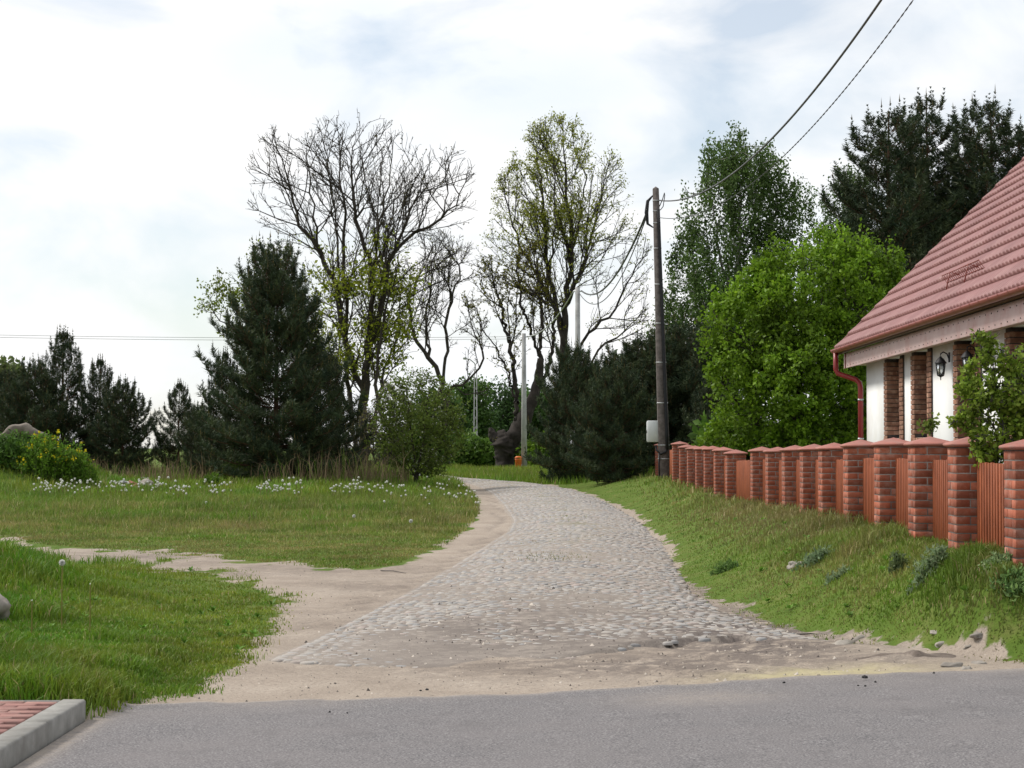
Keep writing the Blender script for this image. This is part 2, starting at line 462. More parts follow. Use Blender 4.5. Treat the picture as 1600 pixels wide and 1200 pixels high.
# grass regions, as outlines drawn on the photograph and tested on the terrain point they fall on
POLY_LOW = [(-900, 838), (0, 850), (60, 872), (130, 879), (230, 883), (310, 893), (390, 908), (452, 935), (430, 955), (424, 992), (385, 1012), (375, 1035), (325, 1062), (300, 1085), (160, 1107), (100, 1112), (-900, 1112)]
POLY_UP = [(-1500, 700), (-1500, 850), (-300, 835), (0, 842), (80, 852), (200, 862), (330, 872), (450, 882), (560, 890), (612, 884), (660, 866), (705, 848), (738, 820), (751, 800), (742, 775), (722, 757), (716, 751), (716, 700)]
POLY_RT = [(700, 700), (716, 751.0), (760, 751.0), (850, 756), (905, 768), (960, 785), (1000, 806), (1035, 840), (1062, 878), (1065, 905), (1095, 925), (1150, 950), (1220, 968), (1290, 983), (1370, 993), (1480, 1006), (1600, 1031), (1900, 1056), (2600, 1066), (2600, 700)]

def grass_mask(x, y):
    z = zg(x, y)
    px, py = proj(x, y, z)
    g = inpoly(px, py, POLY_LOW) | inpoly(px, py, POLY_UP) | inpoly(px, py, POLY_RT)
    far = y > 76
    g = np.where(far, True, g)
    return g & (y > 12.3)

def wander(x, y, rg_, jit):
    """ragged outline: shifts a point before it is tested against the grass outlines"""
    n1_ = vnoise(x, y * .35, .75, 12) - .5; n2_ = vnoise(x, y * .5, .22, 14) - .5
    dy = (n1_ * .15 + n2_ * .10) * np.clip(y - 11, 0, 30) + rg_.normal(0, 1, np.shape(x)) * (jit * 1.5 + .010 * np.clip(y - 12, 0, 30))
    dx = (vnoise(x, y, .6, 11) - .5) * .22 + (vnoise(x, y, .17, 15) - .5) * .12 + rg_.normal(0, jit, np.shape(x))
    return x + dx, y + dy

ROAD_L = [(418, 1031), (470, 1010), (560, 966), (640, 925), (690, 895), (745, 862), (792, 832), (800, 815), (785, 790), (768, 772), (748, 761), (728, 755)]
ROAD_R = [(1330, 1012), (1220, 985), (1120, 955), (1075, 925), (1058, 895), (1035, 852), (1000, 818), (962, 794), (925, 776), (890, 765), (850, 758), (810, 755)]
DARK = [(850, 985, 330, 60, .6), (1150, 985, 230, 45, .95), (600, 915, 140, 14, .35), (1010, 1040, 420, 24, .7), (1180, 1010, 200, 40, .9), (1090, 960, 90, 22, .8), (1400, 1032, 90, 14, .5), (470, 890, 300, 14, .35), (210, 872, 200, 12, .45), (1100, 920, 60, 25, .6)]

def dark_mask(px, py):
    d = np.zeros(np.shape(px))
    for cx, cy, rx, ry, w in DARK:
        d = np.maximum(d, w * np.exp(-(((px - cx) / rx) ** 2 + ((py - cy) / ry) ** 2)))
    return d

# ground sheet
def axis(parts):
    a = []
    for lo, hi, st in parts:
        a.append(np.arange(lo, hi - 1e-6, st))
    return np.concatenate(a)
neg = -np.geomspace(26, 4000, 22)[::-1]
gx = np.concatenate([neg, axis([(-22, -9, .5), (-9, 5, .11), (5, 16, .4)]), np.geomspace(17, 4000, 24)])
gy = np.concatenate([[-400, -100, -30, -10, 0, 5, 8, 10], axis([(11, 12.4, .2), (12.4, 32, .11), (32, 82, .35)]), np.geomspace(83, 6000, 46)])
GX, GY = np.meshgrid(gx, gy)
GZ = zgn(GX, GY)
gm_ = np.zeros(GX.shape)
for k in range(6):
    gm_ += grass_mask(*wander(GX, GY, rng, .07))
gm_ /= 6
PX, PY = proj(GX, GY, GZ)
vis = GY > 12
# tyre ruts in the sand left of the cobbles
rut_line = np.array([(470, 985), (560, 945), (650, 905), (720, 872), (770, 838), (783, 812), (775, 788), (758, 768), (740, 757)], float)
def rut(px, py):
    d = np.full(np.shape(px), 0.0)
    xx = np.interp(-py, -rut_line[:, 1], rut_line[:, 0])
    wid = np.clip((py - 700) * .16, 8, 40)
    for off in (-.55, -.2, .15, .5):
        d -= 0.018 * np.exp(-(((px - xx) / wid - off) / .10) ** 2)
        d += 0.012 * np.exp(-(((px - xx) / wid - off - .17) / .09) ** 2)
    return d * ((py > 756) & (py < 985))
GZ += np.where(vis, rut(PX, PY), 0)
# churned soil by the right-hand corner, wheel tracks across the sand apron
churn = np.exp(-(((PX - 1400) / 75) ** 2 + ((PY - 1030) / 15) ** 2)) * vis
GZ += churn * (0.05 * vnoise(GX, GY, .16, 21) - 0.01)
tr = vis & (PY > 975) & (PY < 1085) & (gm_ < .5)
GZ += tr * 0.018 * (np.sin((PY - .075 * (PX - 900)) * .42) * np.exp(-((PX - 1150) / 260) ** 2))
dk = np.maximum(dark_mask(PX, PY), np.clip(-rut(PX, PY) * 25, 0, .4)) * vis  # besides the dirt patches, rut grooves are coloured darker with their depth
pol = np.exp(-(((PX - 1290) / 150) ** 2 + ((PY - (1053 - .045 * (PX - 1290))) / 9) ** 2)) * vis
col = np.stack([gm_, dk, pol], -1).reshape(-1, 3)
nx, ny = len(gx), len(gy)
i = (np.arange(ny - 1)[:, None] * nx + np.arange(nx - 1)[None]).ravel()
me = mesh_np('ground', np.stack([GX, GY, GZ], -1).reshape(-1, 3), np.stack([i, i + 1, i + nx + 1, i + nx], -1), M['ground'], col, True)
ground = tag(obj('ground', me), kind='structure')

def cast(px, py, y0=9.0, y1=140.0):
    """terrain point seen at a photo pixel"""
    ys = np.linspace(y0, y1, 6000)
    a = at(px, py, 1.0)
    zz = EYE + (a[2] - EYE) * ys
    hit = np.nonzero(zz <= zg(a[0] * ys, ys))[0]
    y = ys[hit[0]] if len(hit) else y1
    return np.array([a[0] * y, y, float(zg(a[0] * y, y))])

# asphalt: the near street, its ragged far edge against the sand
ex = np.arange(-2.62, 9.0, .05)
ey = np.interp(ex, [-2.62, -.44, 1.86, 4.0, 9], [12.93, 13.66, 13.98, 14.12, 13.9])
ey = ey + .10 * (vnoise(ex, ex * 0, .17, 2) - .5) + .10 * (vnoise(ex, ex * 0, .45, 7) - .5) + .18 * (vnoise(ex, ex * 0, 1.1, 4) - .5)
ex = np.concatenate([ex, np.geomspace(9.2, 120, 20)]); ey = np.concatenate([ey, np.full(20, 13.8)])
ts = np.array([-60, -20, 0, 6, 8, 9, 9.8, 10.4, 11, 11.5, 12, 12.3, 12.6])
rows = []
for k, t in enumerate(ts):
    rows.append(np.stack([ex, np.full_like(ex, t)], -1))
for q in (0.35, 0.65, 0.85, 0.96, 1.0):
    rows.append(np.stack([ex, 12.6 + (ey - 12.6) * q], -1))
A = np.stack(rows)
AZ = zg(A[..., 0], A[..., 1]) * 1.0
AZ = np.where(A[..., 1] < 12.9, 0.035 * np.clip(A[..., 0], 0, 7), AZ) + 0.022
drop = np.zeros(len(rows)); 
AZ[-1] -= 0.03
dust = np.zeros(A.shape[:2])
for r_ in range(len(rows)):
    dist = ey - A[r_, :, 1]
    dust[r_] = .9 * np.exp(-(dist / .05) ** 2) + .5 * np.exp(-dist / .3) * vnoise(A[r_, :, 0], A[r_, :, 1], .5, 8) ** 2
    dust[r_] += .8 * np.exp(-((A[r_, :, 0] + 2.6) / .10) ** 2) * (A[r_, :, 1] > 8)
    dust[r_] += .4 * np.exp(-((A[r_, :, 0] - 1.25) / .5) ** 2 - ((A[r_, :, 1] - 13.1) / .35) ** 2)
dust = np.clip(dust, 0, 1)
na = len(ex); ra = len(rows)
i = (np.arange(ra - 1)[:, None] * na + np.arange(na - 1)[None]).ravel()
me = mesh_np('asphalt_road', np.concatenate([A, AZ[..., None]], -1).reshape(-1, 3), np.stack([i, i + 1, i + na + 1, i + na], -1), M['asphalt'], np.repeat(dust.reshape(-1, 1), 3, 1), True)
tag(obj('asphalt_road', me), kind='structure')

# pavement with kerb at the lower left
KX, KY = -2.64, 12.36
pav = MB().box((-30, -40, -.05), (KX - .145, KY - .06, .120)).build('pavement', M['joint_sand'])
tag(pav, kind='structure')
pm = [MB().bbox((-.098, -.048, -.05), (.098, .048, .0 + .002 * k), .006).mesh('paver', M['paver']) for k in range(3)]
for r_ in range(32):
    y = KY - .06 - .05 - r_ * .1
    for k in range(10):
        x = KX - .16 - .1 - k * .2 + (0.1 if r_ % 2 else 0.0)
        if x > KX - .24:
            if r_ % 2:
                continue
        o = obj('paver', pm[(r_ * 3 + k) % 3], pav, (x, y, .137 + random.uniform(-.002, .002)))
        o.rotation_euler = (random.uniform(-.006, .006), random.uniform(-.006, .006), random.uniform(-.008, .008))
kerb = empty('kerb', (KX - .075, KY, 0)); tag(kerb, kind='structure')
km = MB().bbox((-.075, -.990, -.12), (.075, 0, .145), .012).mesh('kerb_stone', M['kerb'])
for k in range(14):
    o = obj('kerb_stone', km, kerb, (random.uniform(-.003, .003), -k * 1.0, random.uniform(-.003, .003)))
em = MB().bbox((-.996, -.03, -.1), (0, .03, .138), .006).mesh('edging_stone', M['kerb'])
for k in range(6):
    obj('edging_stone', em, kerb, (-.08 - k, -.03, 0))

# ---------------------------------------------------------------- cobbled road
yl = np.array([cast(*p)[:2] for p in ROAD_L]); yr = np.array([cast(*p)[:2] for p in ROAD_R])
ycs = np.arange(15.0, 82, .12)
def edge(pts, y):
    o = np.argsort(pts[:, 1])
    return np.interp(y, pts[o, 1], pts[o, 0])
def road_edges(y):
    l, r = edge(yl, y), edge(yr, y)
    e = np.clip((y - 66) / 16, 0, None)
    l = l - 9 * e * e; r = r - 9 * e * e
    return l, r
front_l, front_r = yl[:, 1].min(), yr[:, 1].min()
def road_ok(x, y):
    l, r = road_edges(y)
    px, py = proj(x, y, zg(x, y))
    front = np.interp(px, [400, 520, 700, 900, 1000, 1150, 1330], [1033, 1040, 1046, 1030, 1012, 1000, 1010])
    return (x > l) & (x < r) & (py < front)
def road_z(x, y):
    l, r = road_edges(y)
    t = np.clip((x - l) / np.maximum(r - l, .3), 0, 1)
    return zg(x, y) + .10 * np.clip(4 * t * (1 - t), 0, 1) * sm((y - 15.2) / 4)
bt = np.linspace(-.03, 1.03, 34)
L_, R_ = road_edges(ycs)
BX = L_[:, None] + (R_ - L_)[:, None] * bt[None]
BY = np.repeat(ycs[:, None], len(bt), 1)
okb = road_ok(BX, BY)
BZ = road_z(BX, BY) + .010 + .010 * (vnoise(BX, BY, .5, 31) - .5)
PXb, PYb = proj(BX, BY, BZ)
BZ = np.where(okb, BZ, zg(BX, BY) - .10)
colb = np.stack([sm((BY - 26) / 12) * .8 * np.exp(-((bt[None] - .45) / .22) ** 2), dark_mask(PXb, PYb), BX * 0], -1).reshape(-1, 3)
nb = len(bt); i = (np.arange(len(ycs) - 1)[:, None] * nb + np.arange(nb - 1)[None]).ravel()
me = mesh_np('cobbled_road', np.stack([BX, BY, BZ], -1).reshape(-1, 3), np.stack([i, i + 1, i + nb + 1, i + nb], -1), M['road_bed'], colb, True)
croad = tag(obj('cobbled_road', me), kind='structure')

def stone_shape(k, rg):
    """low domed fieldstone of unit size: returns verts, quads, tris"""
    a = np.arange(k) / k * 2 * math.pi + rg.uniform(-.25, .25, k)
    rr = rg.uniform(.80, 1.05, k)
    sq = 1 / np.maximum(np.abs(np.cos(a)), np.abs(np.sin(a))) ** .55
    ring = np.stack([np.cos(a) * rr * sq, np.sin(a) * rr * sq], -1) * .5
    v = np.concatenate([np.c_[ring, np.full(k, -.35)], np.c_[ring * .96, rg.uniform(.10, .22, k)], np.c_[ring * .66, rg.uniform(.32, .46, k)], [[rg.uniform(-.08, .08), rg.uniform(-.08, .08), .48]]])
    j = np.arange(k); n = (j + 1) % k
    q = np.concatenate([np.stack([j, n, n + k, j + k], -1), np.stack([j + k, n + k, n + 2 * k, j + 2 * k], -1)])
    t = np.stack([j + 2 * k, n + 2 * k, np.full(k, 3 * k)], -1)
    return v, q, t
sr = np.random.default_rng(5)
shapes = [stone_shape(7, sr) for _ in range(10)]
stones = []
y = 15.2
while y < 80:
    st = .078 + .016 * sr.random() + max(0, y - 50) * .0025
    l, r = [float(q) for q in road_edges(y)]
    x = l + .04
    while x < r - .03:
        w = sr.uniform(.075, .15)
        px_, py_ = proj(x + w / 2, y, float(zg(x + w / 2, y)))
        stones.append((x + w / 2, y + sr.uniform(-.03, .03) + .05 * math.sin(x * 2.1 + y * .3), w, st * sr.uniform(.8, 1.1), sr.uniform(-.25, .25)))
        x += w + .012
    y += st
S = np.array(stones)
ok = road_ok(S[:, 0], S[:, 1])
pxs, pys = proj(S[:, 0], S[:, 1], zg(S[:, 0], S[:, 1]))
# sand lies over the stones in front and to the right: they sink and thin out there
bury = np.clip(sm((pys - 930) / 90) * sm((pxs - 520) / 300) + .45 * sm((pys - 995) / 45), 0, 1) * .8
bury = np.clip(bury + .9 * (vnoise(S[:, 0], S[:, 1], .9, 41) - .58) + .5 * (vnoise(S[:, 0], S[:, 1], .3, 42) - .4), 0, 1)
edge_l = (S[:, 0] - road_edges(S[:, 1])[0])
bury = np.clip(bury + .5 * np.exp(-edge_l / .15) * (pys < 900), 0, 1)
ok &= sr.random(len(S)) > bury * .55
S = S[ok]; bury = bury[ok]; pys = pys[ok]
ordr = np.argsort(-S[:, 2] * S[:, 3] / S[:, 1] ** 3 * (1 - .9 * bury))
pal = np.array([(0.34, 0.31, 0.28), (0.28, 0.275, 0.28), (0.37, 0.345, 0.32), (0.36, 0.28, 0.245), (0.25, 0.255, 0.265), (0.42, 0.40, 0.375), (.40, .35, .30), (.37, .32, .27)])
cob_me = [mesh_np('cobblestone', v, [q, t], M['cobble'], None, True) for v, q, t in shapes]
SZ = road_z(S[:, 0], S[:, 1])
hgt = .036
for n_, k in enumerate(ordr[:300]):
    x, y, w, d, a = S[k]
    o = obj('cobblestone', cob_me[int(sr.integers(10))], croad, (x, y, SZ[k] + .002 - .014 * bury[k] + sr.uniform(-.003, .003)))
    o.scale = (w, d, hgt); o.rotation_euler = (sr.uniform(-.06, .06), sr.uniform(-.06, .06), a)
vv, qq, tt, cc = [], [], [], []; off = 0
pick = sr.integers(0, 10, len(S)); cpick = (.6 * pal[sr.integers(0, len(pal), len(S))] + .4 * np.array((.335, .315, .295))) * sr.uniform(.78, 1.10, (len(S), 1))
for k in ordr[300:]:
    x, y, w, d, a = S[k]
    v, q, t = shapes[pick[k]]
    c_, s_ = math.cos(a), math.sin(a)
    p = v * (w, d, hgt)
    p = np.c_[p[:, 0] * c_ - p[:, 1] * s_ + x, p[:, 0] * s_ + p[:, 1] * c_ + y, p[:, 2] + SZ[k] + .002 - .014 * bury[k] + .003 * math.sin(k * 12.9)]
    vv.append(p); qq.append(q + off); tt.append(t + off); cc.append(np.repeat(cpick[k][None], len(v), 0)); off += len(v)
me = mesh_np('cobblestones', np.concatenate(vv), [np.concatenate(qq), np.concatenate(tt)], M['stone'], np.concatenate(cc), True)
tag(obj('cobblestones', me, croad), kind='stuff')

# ---------------------------------------------------------------- grass
def blades(name, x, y, h, w, lean, colr, label, mat='grass', seg=2, z=None, droop=.35):
    n = len(x)
    rg = np.random.default_rng(len(name) + n)
    z = zgn(x, y) if z is None else z
    base = np.stack([x, y, z - .01], -1)
    az = rg.uniform(0, 2 * math.pi, n); az2 = rg.uniform(0, 2 * math.pi, n)
    side = np.stack([np.cos(az), np.sin(az), np.zeros(n)], -1)
    ld = np.stack([np.cos(az2), np.sin(az2), np.zeros(n)], -1)
    up = np.array([0, 0, 1.0])
    if seg == 1:
        v = np.stack([base - side * w[:, None] / 2, base + side * w[:, None] / 2, base + up * h[:, None] + ld * (lean * h)[:, None]], 1)
        f = np.arange(3 * n).reshape(n, 3)
        cols = np.stack([colr, colr, colr], 1)
        fs = [f]; m_ = 3
    else:
        mid = base + up * (h * .62)[:, None] + ld * (lean * h * .35)[:, None]
        tip = base + up * (h * (1 - droop * lean))[:, None] + ld * (lean * h)[:, None]
        v = np.stack([base - side * w[:, None] / 2, base + side * w[:, None] / 2, mid + side * w[:, None] * .38, mid - side * w[:, None] * .38, tip], 1)
        k = np.arange(n)[:, None] * 5
        fs = [k + np.array([[0, 1, 2, 3]]), k + np.array([[3, 2, 4]])]
        cols = np.stack([colr, colr, colr, colr, colr], 1); m_ = 5
    me = mesh_np(name, v.reshape(-1, 3), fs, M[mat], cols.reshape(-1, 3))
    return tag(obj(name, me), label, name.replace('_', ' ').split()[-1], kind='stuff')

def gcol(n, x, y, base, dry, rg, patch=1.1, seed=3, dryamt=.35):
    t = np.clip(vnoise(x, y, patch, seed) * .75 + vnoise(x, y, patch * .3, seed + 9) * .7 + vnoise(x, y * .4, patch * .11, seed + 10) * .35 - .75 + rg.normal(0, .14, n) + dryamt, 0, 1)[:, None]
    c = np.array(base) * (1 - t) + np.array(dry) * t
    tone = .72 + .56 * vnoise(x, y, patch * .45, seed + 20)
    straw = (rg.random(n) < .05)[:, None]
    c = np.where(straw, np.array((.38, .31, .15)), c)
    return c * rg.uniform(.65, 1.25, (n, 1)) * tone[:, None]

def scatter(n, x0, x1, y0, y1, rg):
    """random points, denser near the camera"""
    u = rg.random(n)
    y = 1 / (1 / y0 + u * (1 / y1 - 1 / y0))
    x = rg.uniform(0, 1, n)
    return x, y

LUSH = (.082, .225, .012); MID = (.115, .215, .02); DRY = (.29, .245, .09); YEL = (.22, .25, .03)
rg = np.random.default_rng(21)
def frust(n, y0, y1, pxa, pxb, power=1.0):
    u = rg.random(n)
    y = 1 / (1 / y0 ** power + u * (1 / y1 ** power - 1 / y0 ** power)) ** (1 / power)
    x = (rg.uniform(pxa, pxb, n) - 800) / F * y
    return x, y
def keep(x, y, jit=.10):
    k = grass_mask(*wander(x, y, rg, jit))
    return k & ~((x < KX + .0) & (y < KY + .02))
# lower-left patch
x, y = frust(140000, 12.3, 30, -170, 520, 1.6)
px, py = proj(x, y, zg(x, y))
k = keep(x, y) & (inpoly(px, py, [(-900, 800), (-900, 1200), (700, 1200), (700, 905), (452, 905), (300, 870), (0, 830)]))
x, y, px = x[k], y[k], px[k]; n = len(x)
tall = sm((330 - px) / 330) * .7 + .12
clump = sm((vnoise(x, y, .55, 51) - .45) * 3)
h = (.03 + .06 * tall + .17 * tall * clump) * rg.uniform(.6, 1.35, n)
lushness = sm((px + 40) / 420)[:, None]
c = gcol(n, x, y, LUSH, YEL, rg, 1.0, 3, .12) * (1 - lushness) + gcol(n, x, y, MID, YEL, rg, .8, 6, .34) * lushness
blades('lawn_grass', x, y, h, rg.uniform(.006, .013, n), rg.uniform(.15, .8, n), c, 'lush green grass on the corner patch behind the kerb')
# right verge
x, y = frust(190000, 13.9, 66, 880, 1760, 1.25)
px, py = proj(x, y, zg(x, y))
k = keep(x, y, .09) & (px > 840) & ~((x > np.interp(y, XF_Y, XF_X) + .9) & (rg.random(len(x)) > .25))
x, y, px, py = x[k], y[k], px[k], py[k]; n = len(x)
d_edge = np.clip(seg_dist(x, y, S_LINE) / (seg_dist(x, y, S_LINE) + seg_dist(x, y, F_LINE)), 0, 1)
clump = sm((vnoise(x, y, .6, 52) - .45) * 3)
h = (.024 + .055 * sm(d_edge) + .10 * clump * sm(d_edge) ** 1.6) * rg.uniform(.55, 1.4, n)
brown = np.exp(-(((px - 1190) / 170) ** 2 + ((py - 815) / 38) ** 2))
c = gcol(n, x, y, (.135, .225, .024), DRY, rg, .9, 13, .2)
c = c * (1 - .6 * brown[:, None]) + .6 * brown[:, None] * np.array((.24, .19, .09)) * rg.uniform(.7, 1.3, (n, 1))
blades('verge_grass', x, y, h, rg.uniform(.006, .013, n) * (1 + sm((y - 22) / 20)), rg.uniform(.1, .75, n), c, 'uneven verge grass between the cobbled road and brick fence')
# upper-left meadow
x, y = frust(210000, 24, 80, -170, 780, 1.0)
px, py = proj(x, y, zg(x, y))
k = keep(x, y, .13) & inpoly(px, py, POLY_UP + [(780, 700)])
x, y, px, py = x[k], y[k], px[k], py[k]; n = len(x)
tallness = sm((855 - py) / 75)
clump = sm((vnoise(x, y, .9, 53) - .45) * 3)
h = (.04 + .13 * tallness + .10 * clump * tallness) * rg.uniform(.55, 1.35, n)
c = gcol(n, x, y, MID, DRY, rg, 1.6, 23, .30)
far = sm((800 - py) / 30)[:, None]
c = c * (1 - far) + far * gcol(n, x, y, (.13, .25, .028), YEL, rg, 1.6, 24, .2)
blades('meadow_grass', x, y, h, rg.uniform(.009, .016, n) * (1 + .6 * sm((y - 35) / 25)), rg.uniform(.1, .7, n), c, 'rough meadow grass between the sandy track and the pines', seg=2)
# grass beyond the bend
x, y = frust(40000, 64, 150, 560, 1080, 1.0)
k = keep(x, y, .15) & (y > 66)
l, r = road_edges(y)
k &= ~((x > l - .2) & (x < r + .2) & (y < 84))
x, y = x[k], y[k]; n = len(x)
blades('far_grass', x, y, rg.uniform(.12, .34, n), rg.uniform(.03, .05, n), rg.uniform(.1, .6, n), gcol(n, x, y, (.14, .26, .03), YEL, rg, 3, 33, .3), 'bright grass on the bank beyond the road bend', seg=1)
# dead brown stems along the pines
x, y = frust(12000, 56, 66, -150, 640, 1.0)
px, py = proj(x, y, zg(x, y))
dens = np.where((px > 140) & (px < 640), 1.0, .35) * (.35 + .65 * vnoise(x, y, 1.5, 61))
k = (rg.random(len(x)) < dens) & (y > 56.8 + 3 * vnoise(x, y * 0, 1.7, 66))
x, y = x[k], y[k]; n = len(x)
hs = rg.uniform(.25, 1.05, n) * (.35 + 1.0 * vnoise(x, y, 1.1, 62))
c = np.array((.22, .165, .10)) * rg.uniform(.6, 1.4, (n, 1)) + (rg.random((n, 1)) < .25) * np.array((-.08, .04, -.06))
blades('dead_grass', x, y, hs, rg.uniform(.010, .024, n), rg.uniform(.05, .7, n), c, 'brown dead stems standing in front of the pines', 'dry')

# loose grit and crumbs on the sand and between the stones in front
n = 5200
x, y = frust(n, 13.2, 30, 120, 1560, 1.8)
px, py = proj(x, y, zg(x, y))
k = ~grass_mask(x, y) & (y > np.interp(x, [-2.62, -.44, 1.86, 4.0, 9], [13.0, 13.72, 14.05, 14.2, 14.0])) & (x > -3.2)
k &= rg.random(n) < .25 + dark_mask(px, py) * .9
x, y = x[k], y[k]; n = len(x)
s_ = rg.uniform(.004, .014, n) * (1 + (rg.random(n) < .06) * 1.2)
z = np.where(road_ok(x, y), road_z(x, y) + .012, zgn(x, y))
tet = np.array([(1, 0, -.3), (-.6, .8, -.3), (-.5, -.9, -.3), (0, .1, .7)])
a = rg.uniform(0, 6.28, n); ca, sa = np.cos(a)[:, None], np.sin(a)[:, None]
tv = np.repeat(tet[None], n, 0) * s_[:, None, None] * rg.uniform(.6, 1.4, (n, 4, 1))
v = np.stack([tv[..., 0] * ca - tv[..., 1] * sa + x[:, None], tv[..., 0] * sa + tv[..., 1] * ca + y[:, None], tv[..., 2] + z[:, None]], -1)
kk = np.arange(n)[:, None] * 4
f_ = np.concatenate([kk + np.array([q]) for q in ((0, 1, 3), (1, 2, 3), (2, 0, 3))])
c = np.where((rg.random(n) < .6)[:, None], np.array((.10, .085, .075)), np.array((.42, .37, .32))) * rg.uniform(.6, 1.3, (n, 1))
tag(obj('grit', mesh_np('grit', v.reshape(-1, 3), f_, M['stone'], np.repeat(c, 4, 0))), 'loose grit and dirt crumbs on the sandy apron', 'grit', kind='stuff')

# broad-leaved weeds in the turf: flat rosettes of short wide leaves
x, y = frust(900, 12.6, 34, -120, 1700, 1.3)
k = grass_mask(x, y) & ~((x < KX + .1) & (y < KY + .1)) & (x < np.interp(y, XF_Y, XF_X)) & (vnoise(x, y, 1.4, 81) > .45)
x, y = x[k], y[k]; n = len(x)
xr, yr_ = np.repeat(x, 9), np.repeat(y, 9); m_ = len(xr)
a = rg.uniform(0, 6.28, m_); L = np.repeat(rg.uniform(.035, .085, n), 9) * rg.uniform(.7, 1.2, m_); el = rg.uniform(.35, 1.1, m_)
d = np.stack([np.cos(a) * np.cos(el), np.sin(a) * np.cos(el), np.sin(el)], -1); s_ = np.stack([-np.sin(a), np.cos(a), a * 0], -1) * (L * .2)[:, None]
b0_ = np.stack([xr, yr_, zgn(xr, yr_) + .015], -1)
v = np.stack([b0_, b0_ + d * (L * .55)[:, None] + s_, b0_ + d * L[:, None] - (0, 0, .012), b0_ + d * (L * .55)[:, None] - s_], 1)
kk = np.arange(m_)[:, None] * 4
c = np.repeat(np.array((.125, .25, .03)) * rg.uniform(.65, 1.3, (n, 1)), 9, 0) * rg.uniform(.85, 1.15, (m_, 1))
tag(obj('turf_weeds', mesh_np('turf_weeds', v.reshape(-1, 3), np.concatenate([kk + np.array([[0, 1, 2]]), kk + np.array([[0, 2, 3]])]), M['grass'], np.repeat(c, 4, 0))), 'broad-leaved weeds scattered low in the turf', 'weeds', kind='stuff')
# thin grass in the joints along the crown of the cobbled road
x, y = frust(9000, 26, 74, 700, 1000, .8)
l, r = road_edges(y); t = (x - l) / np.maximum(r - l, .3)
k = road_ok(x, y) & (rg.random(len(x)) < .9 * np.exp(-((t - .45) / .16) ** 2) * sm((vnoise(x, y, 1.8, 91) - .5) * 4))
x, y = x[k], y[k]; n = len(x)
blades('joint_grass', x, y, rg.uniform(.02, .05, n), rg.uniform(.008, .016, n), rg.uniform(.2, .9, n), gcol(n, x, y, (.13, .19, .03), DRY, rg, .9, 95, .4), 'thin grass in the joints along the cobbled road crown', seg=1, z=road_z(x, y) + .015)

# ---------------------------------------------------------------- brick fence
FX = [1568, 1480, 1418, 1365, 1317, 1278, 1249, 1221, 1195.5, 1172, 1133, 1115, 1099, 1086, 1073, 1061, 1050, 1023]
FC = [704, 699.4, 698.5, 698.5, 700, 704, 705, 706, 708, 707, 710.6, 706, 704, 703.5, 703, 700.7, 695.6, 697]
FYs = [15.9 + 2.2 * k for k in range(10)] + [40.0 + 2.2 * k for k in range(7)] + [62.0]
fence = empty('brick_fence', at(FX[0], 860, 15.9))
tag(fence, 'brick pillar fence with orange-brown wooden slats above the grassy verge', 'fence')
floc = np.array(fence.location)
BL, BW, BH, CO = .25, .12, .066, .0765
brick_me = [MB().bbox((-BL / 2, -BW / 2, -BH / 2), (BL / 2, BW / 2, BH / 2), .0018).mesh('brick', M['brick']) for _ in range(1)][0]
half = .19
def courses(k, z0, n):
    """pinwheel of four bricks round a square pillar, mirrored every other course"""
    out = []
    for c in range(n):
        z = z0 + c * CO + CO / 2
        d = half - BW / 2
        for q in range(4):
            s = 1 if c % 2 == 0 else -1
            lx, ly = s * (half - BL / 2), -d
            a = q * math.pi / 2
            out.append((lx * math.cos(a) - ly * math.sin(a), lx * math.sin(a) + ly * math.cos(a), z, a))
    return out
capm = MB()
cv = []
for rr, zz in ((.20, 0), (.222, .010), (.228, .024), (.222, .036), (.19, .048), (.0001, .104)):
    cv += [(-rr, -rr, zz), (rr, -rr, zz), (rr, rr, zz), (-rr, rr, zz)]
cf = [(k * 4 + j, k * 4 + (j + 1) % 4, k * 4 + 4 + (j + 1) % 4, k * 4 + 4 + j) for k in range(5) for j in range(4)]
capm.add(cv, cf, [(3, 2, 1, 0)])
cap_me = capm.mesh('cap', M['cap'])
core_me = MB().box((-half + .0022, -half + .0022, -.35), (half - .0022, half - .0022, 13 * CO + .004)).mesh('brick_post', M['mortar'])
posts = []
rest = MB()
bv = np.array([q.co for q in brick_me.vertices]); 
bf = {}
for f_ in brick_me.polygons:
    bf.setdefault(len(f_.vertices), []).append(list(f_.vertices))
made = 0
YAW = -.015
allp = [(FX[k], FC[k], FYs[k]) for k in range(18)]
for k, (fx, fc, fy) in enumerate(allp):
    c0 = at(fx, fc, fy)
    pos = np.array([c0[0] + half, fy - half, c0[2] - 13 * CO])
    posts.append(pos)
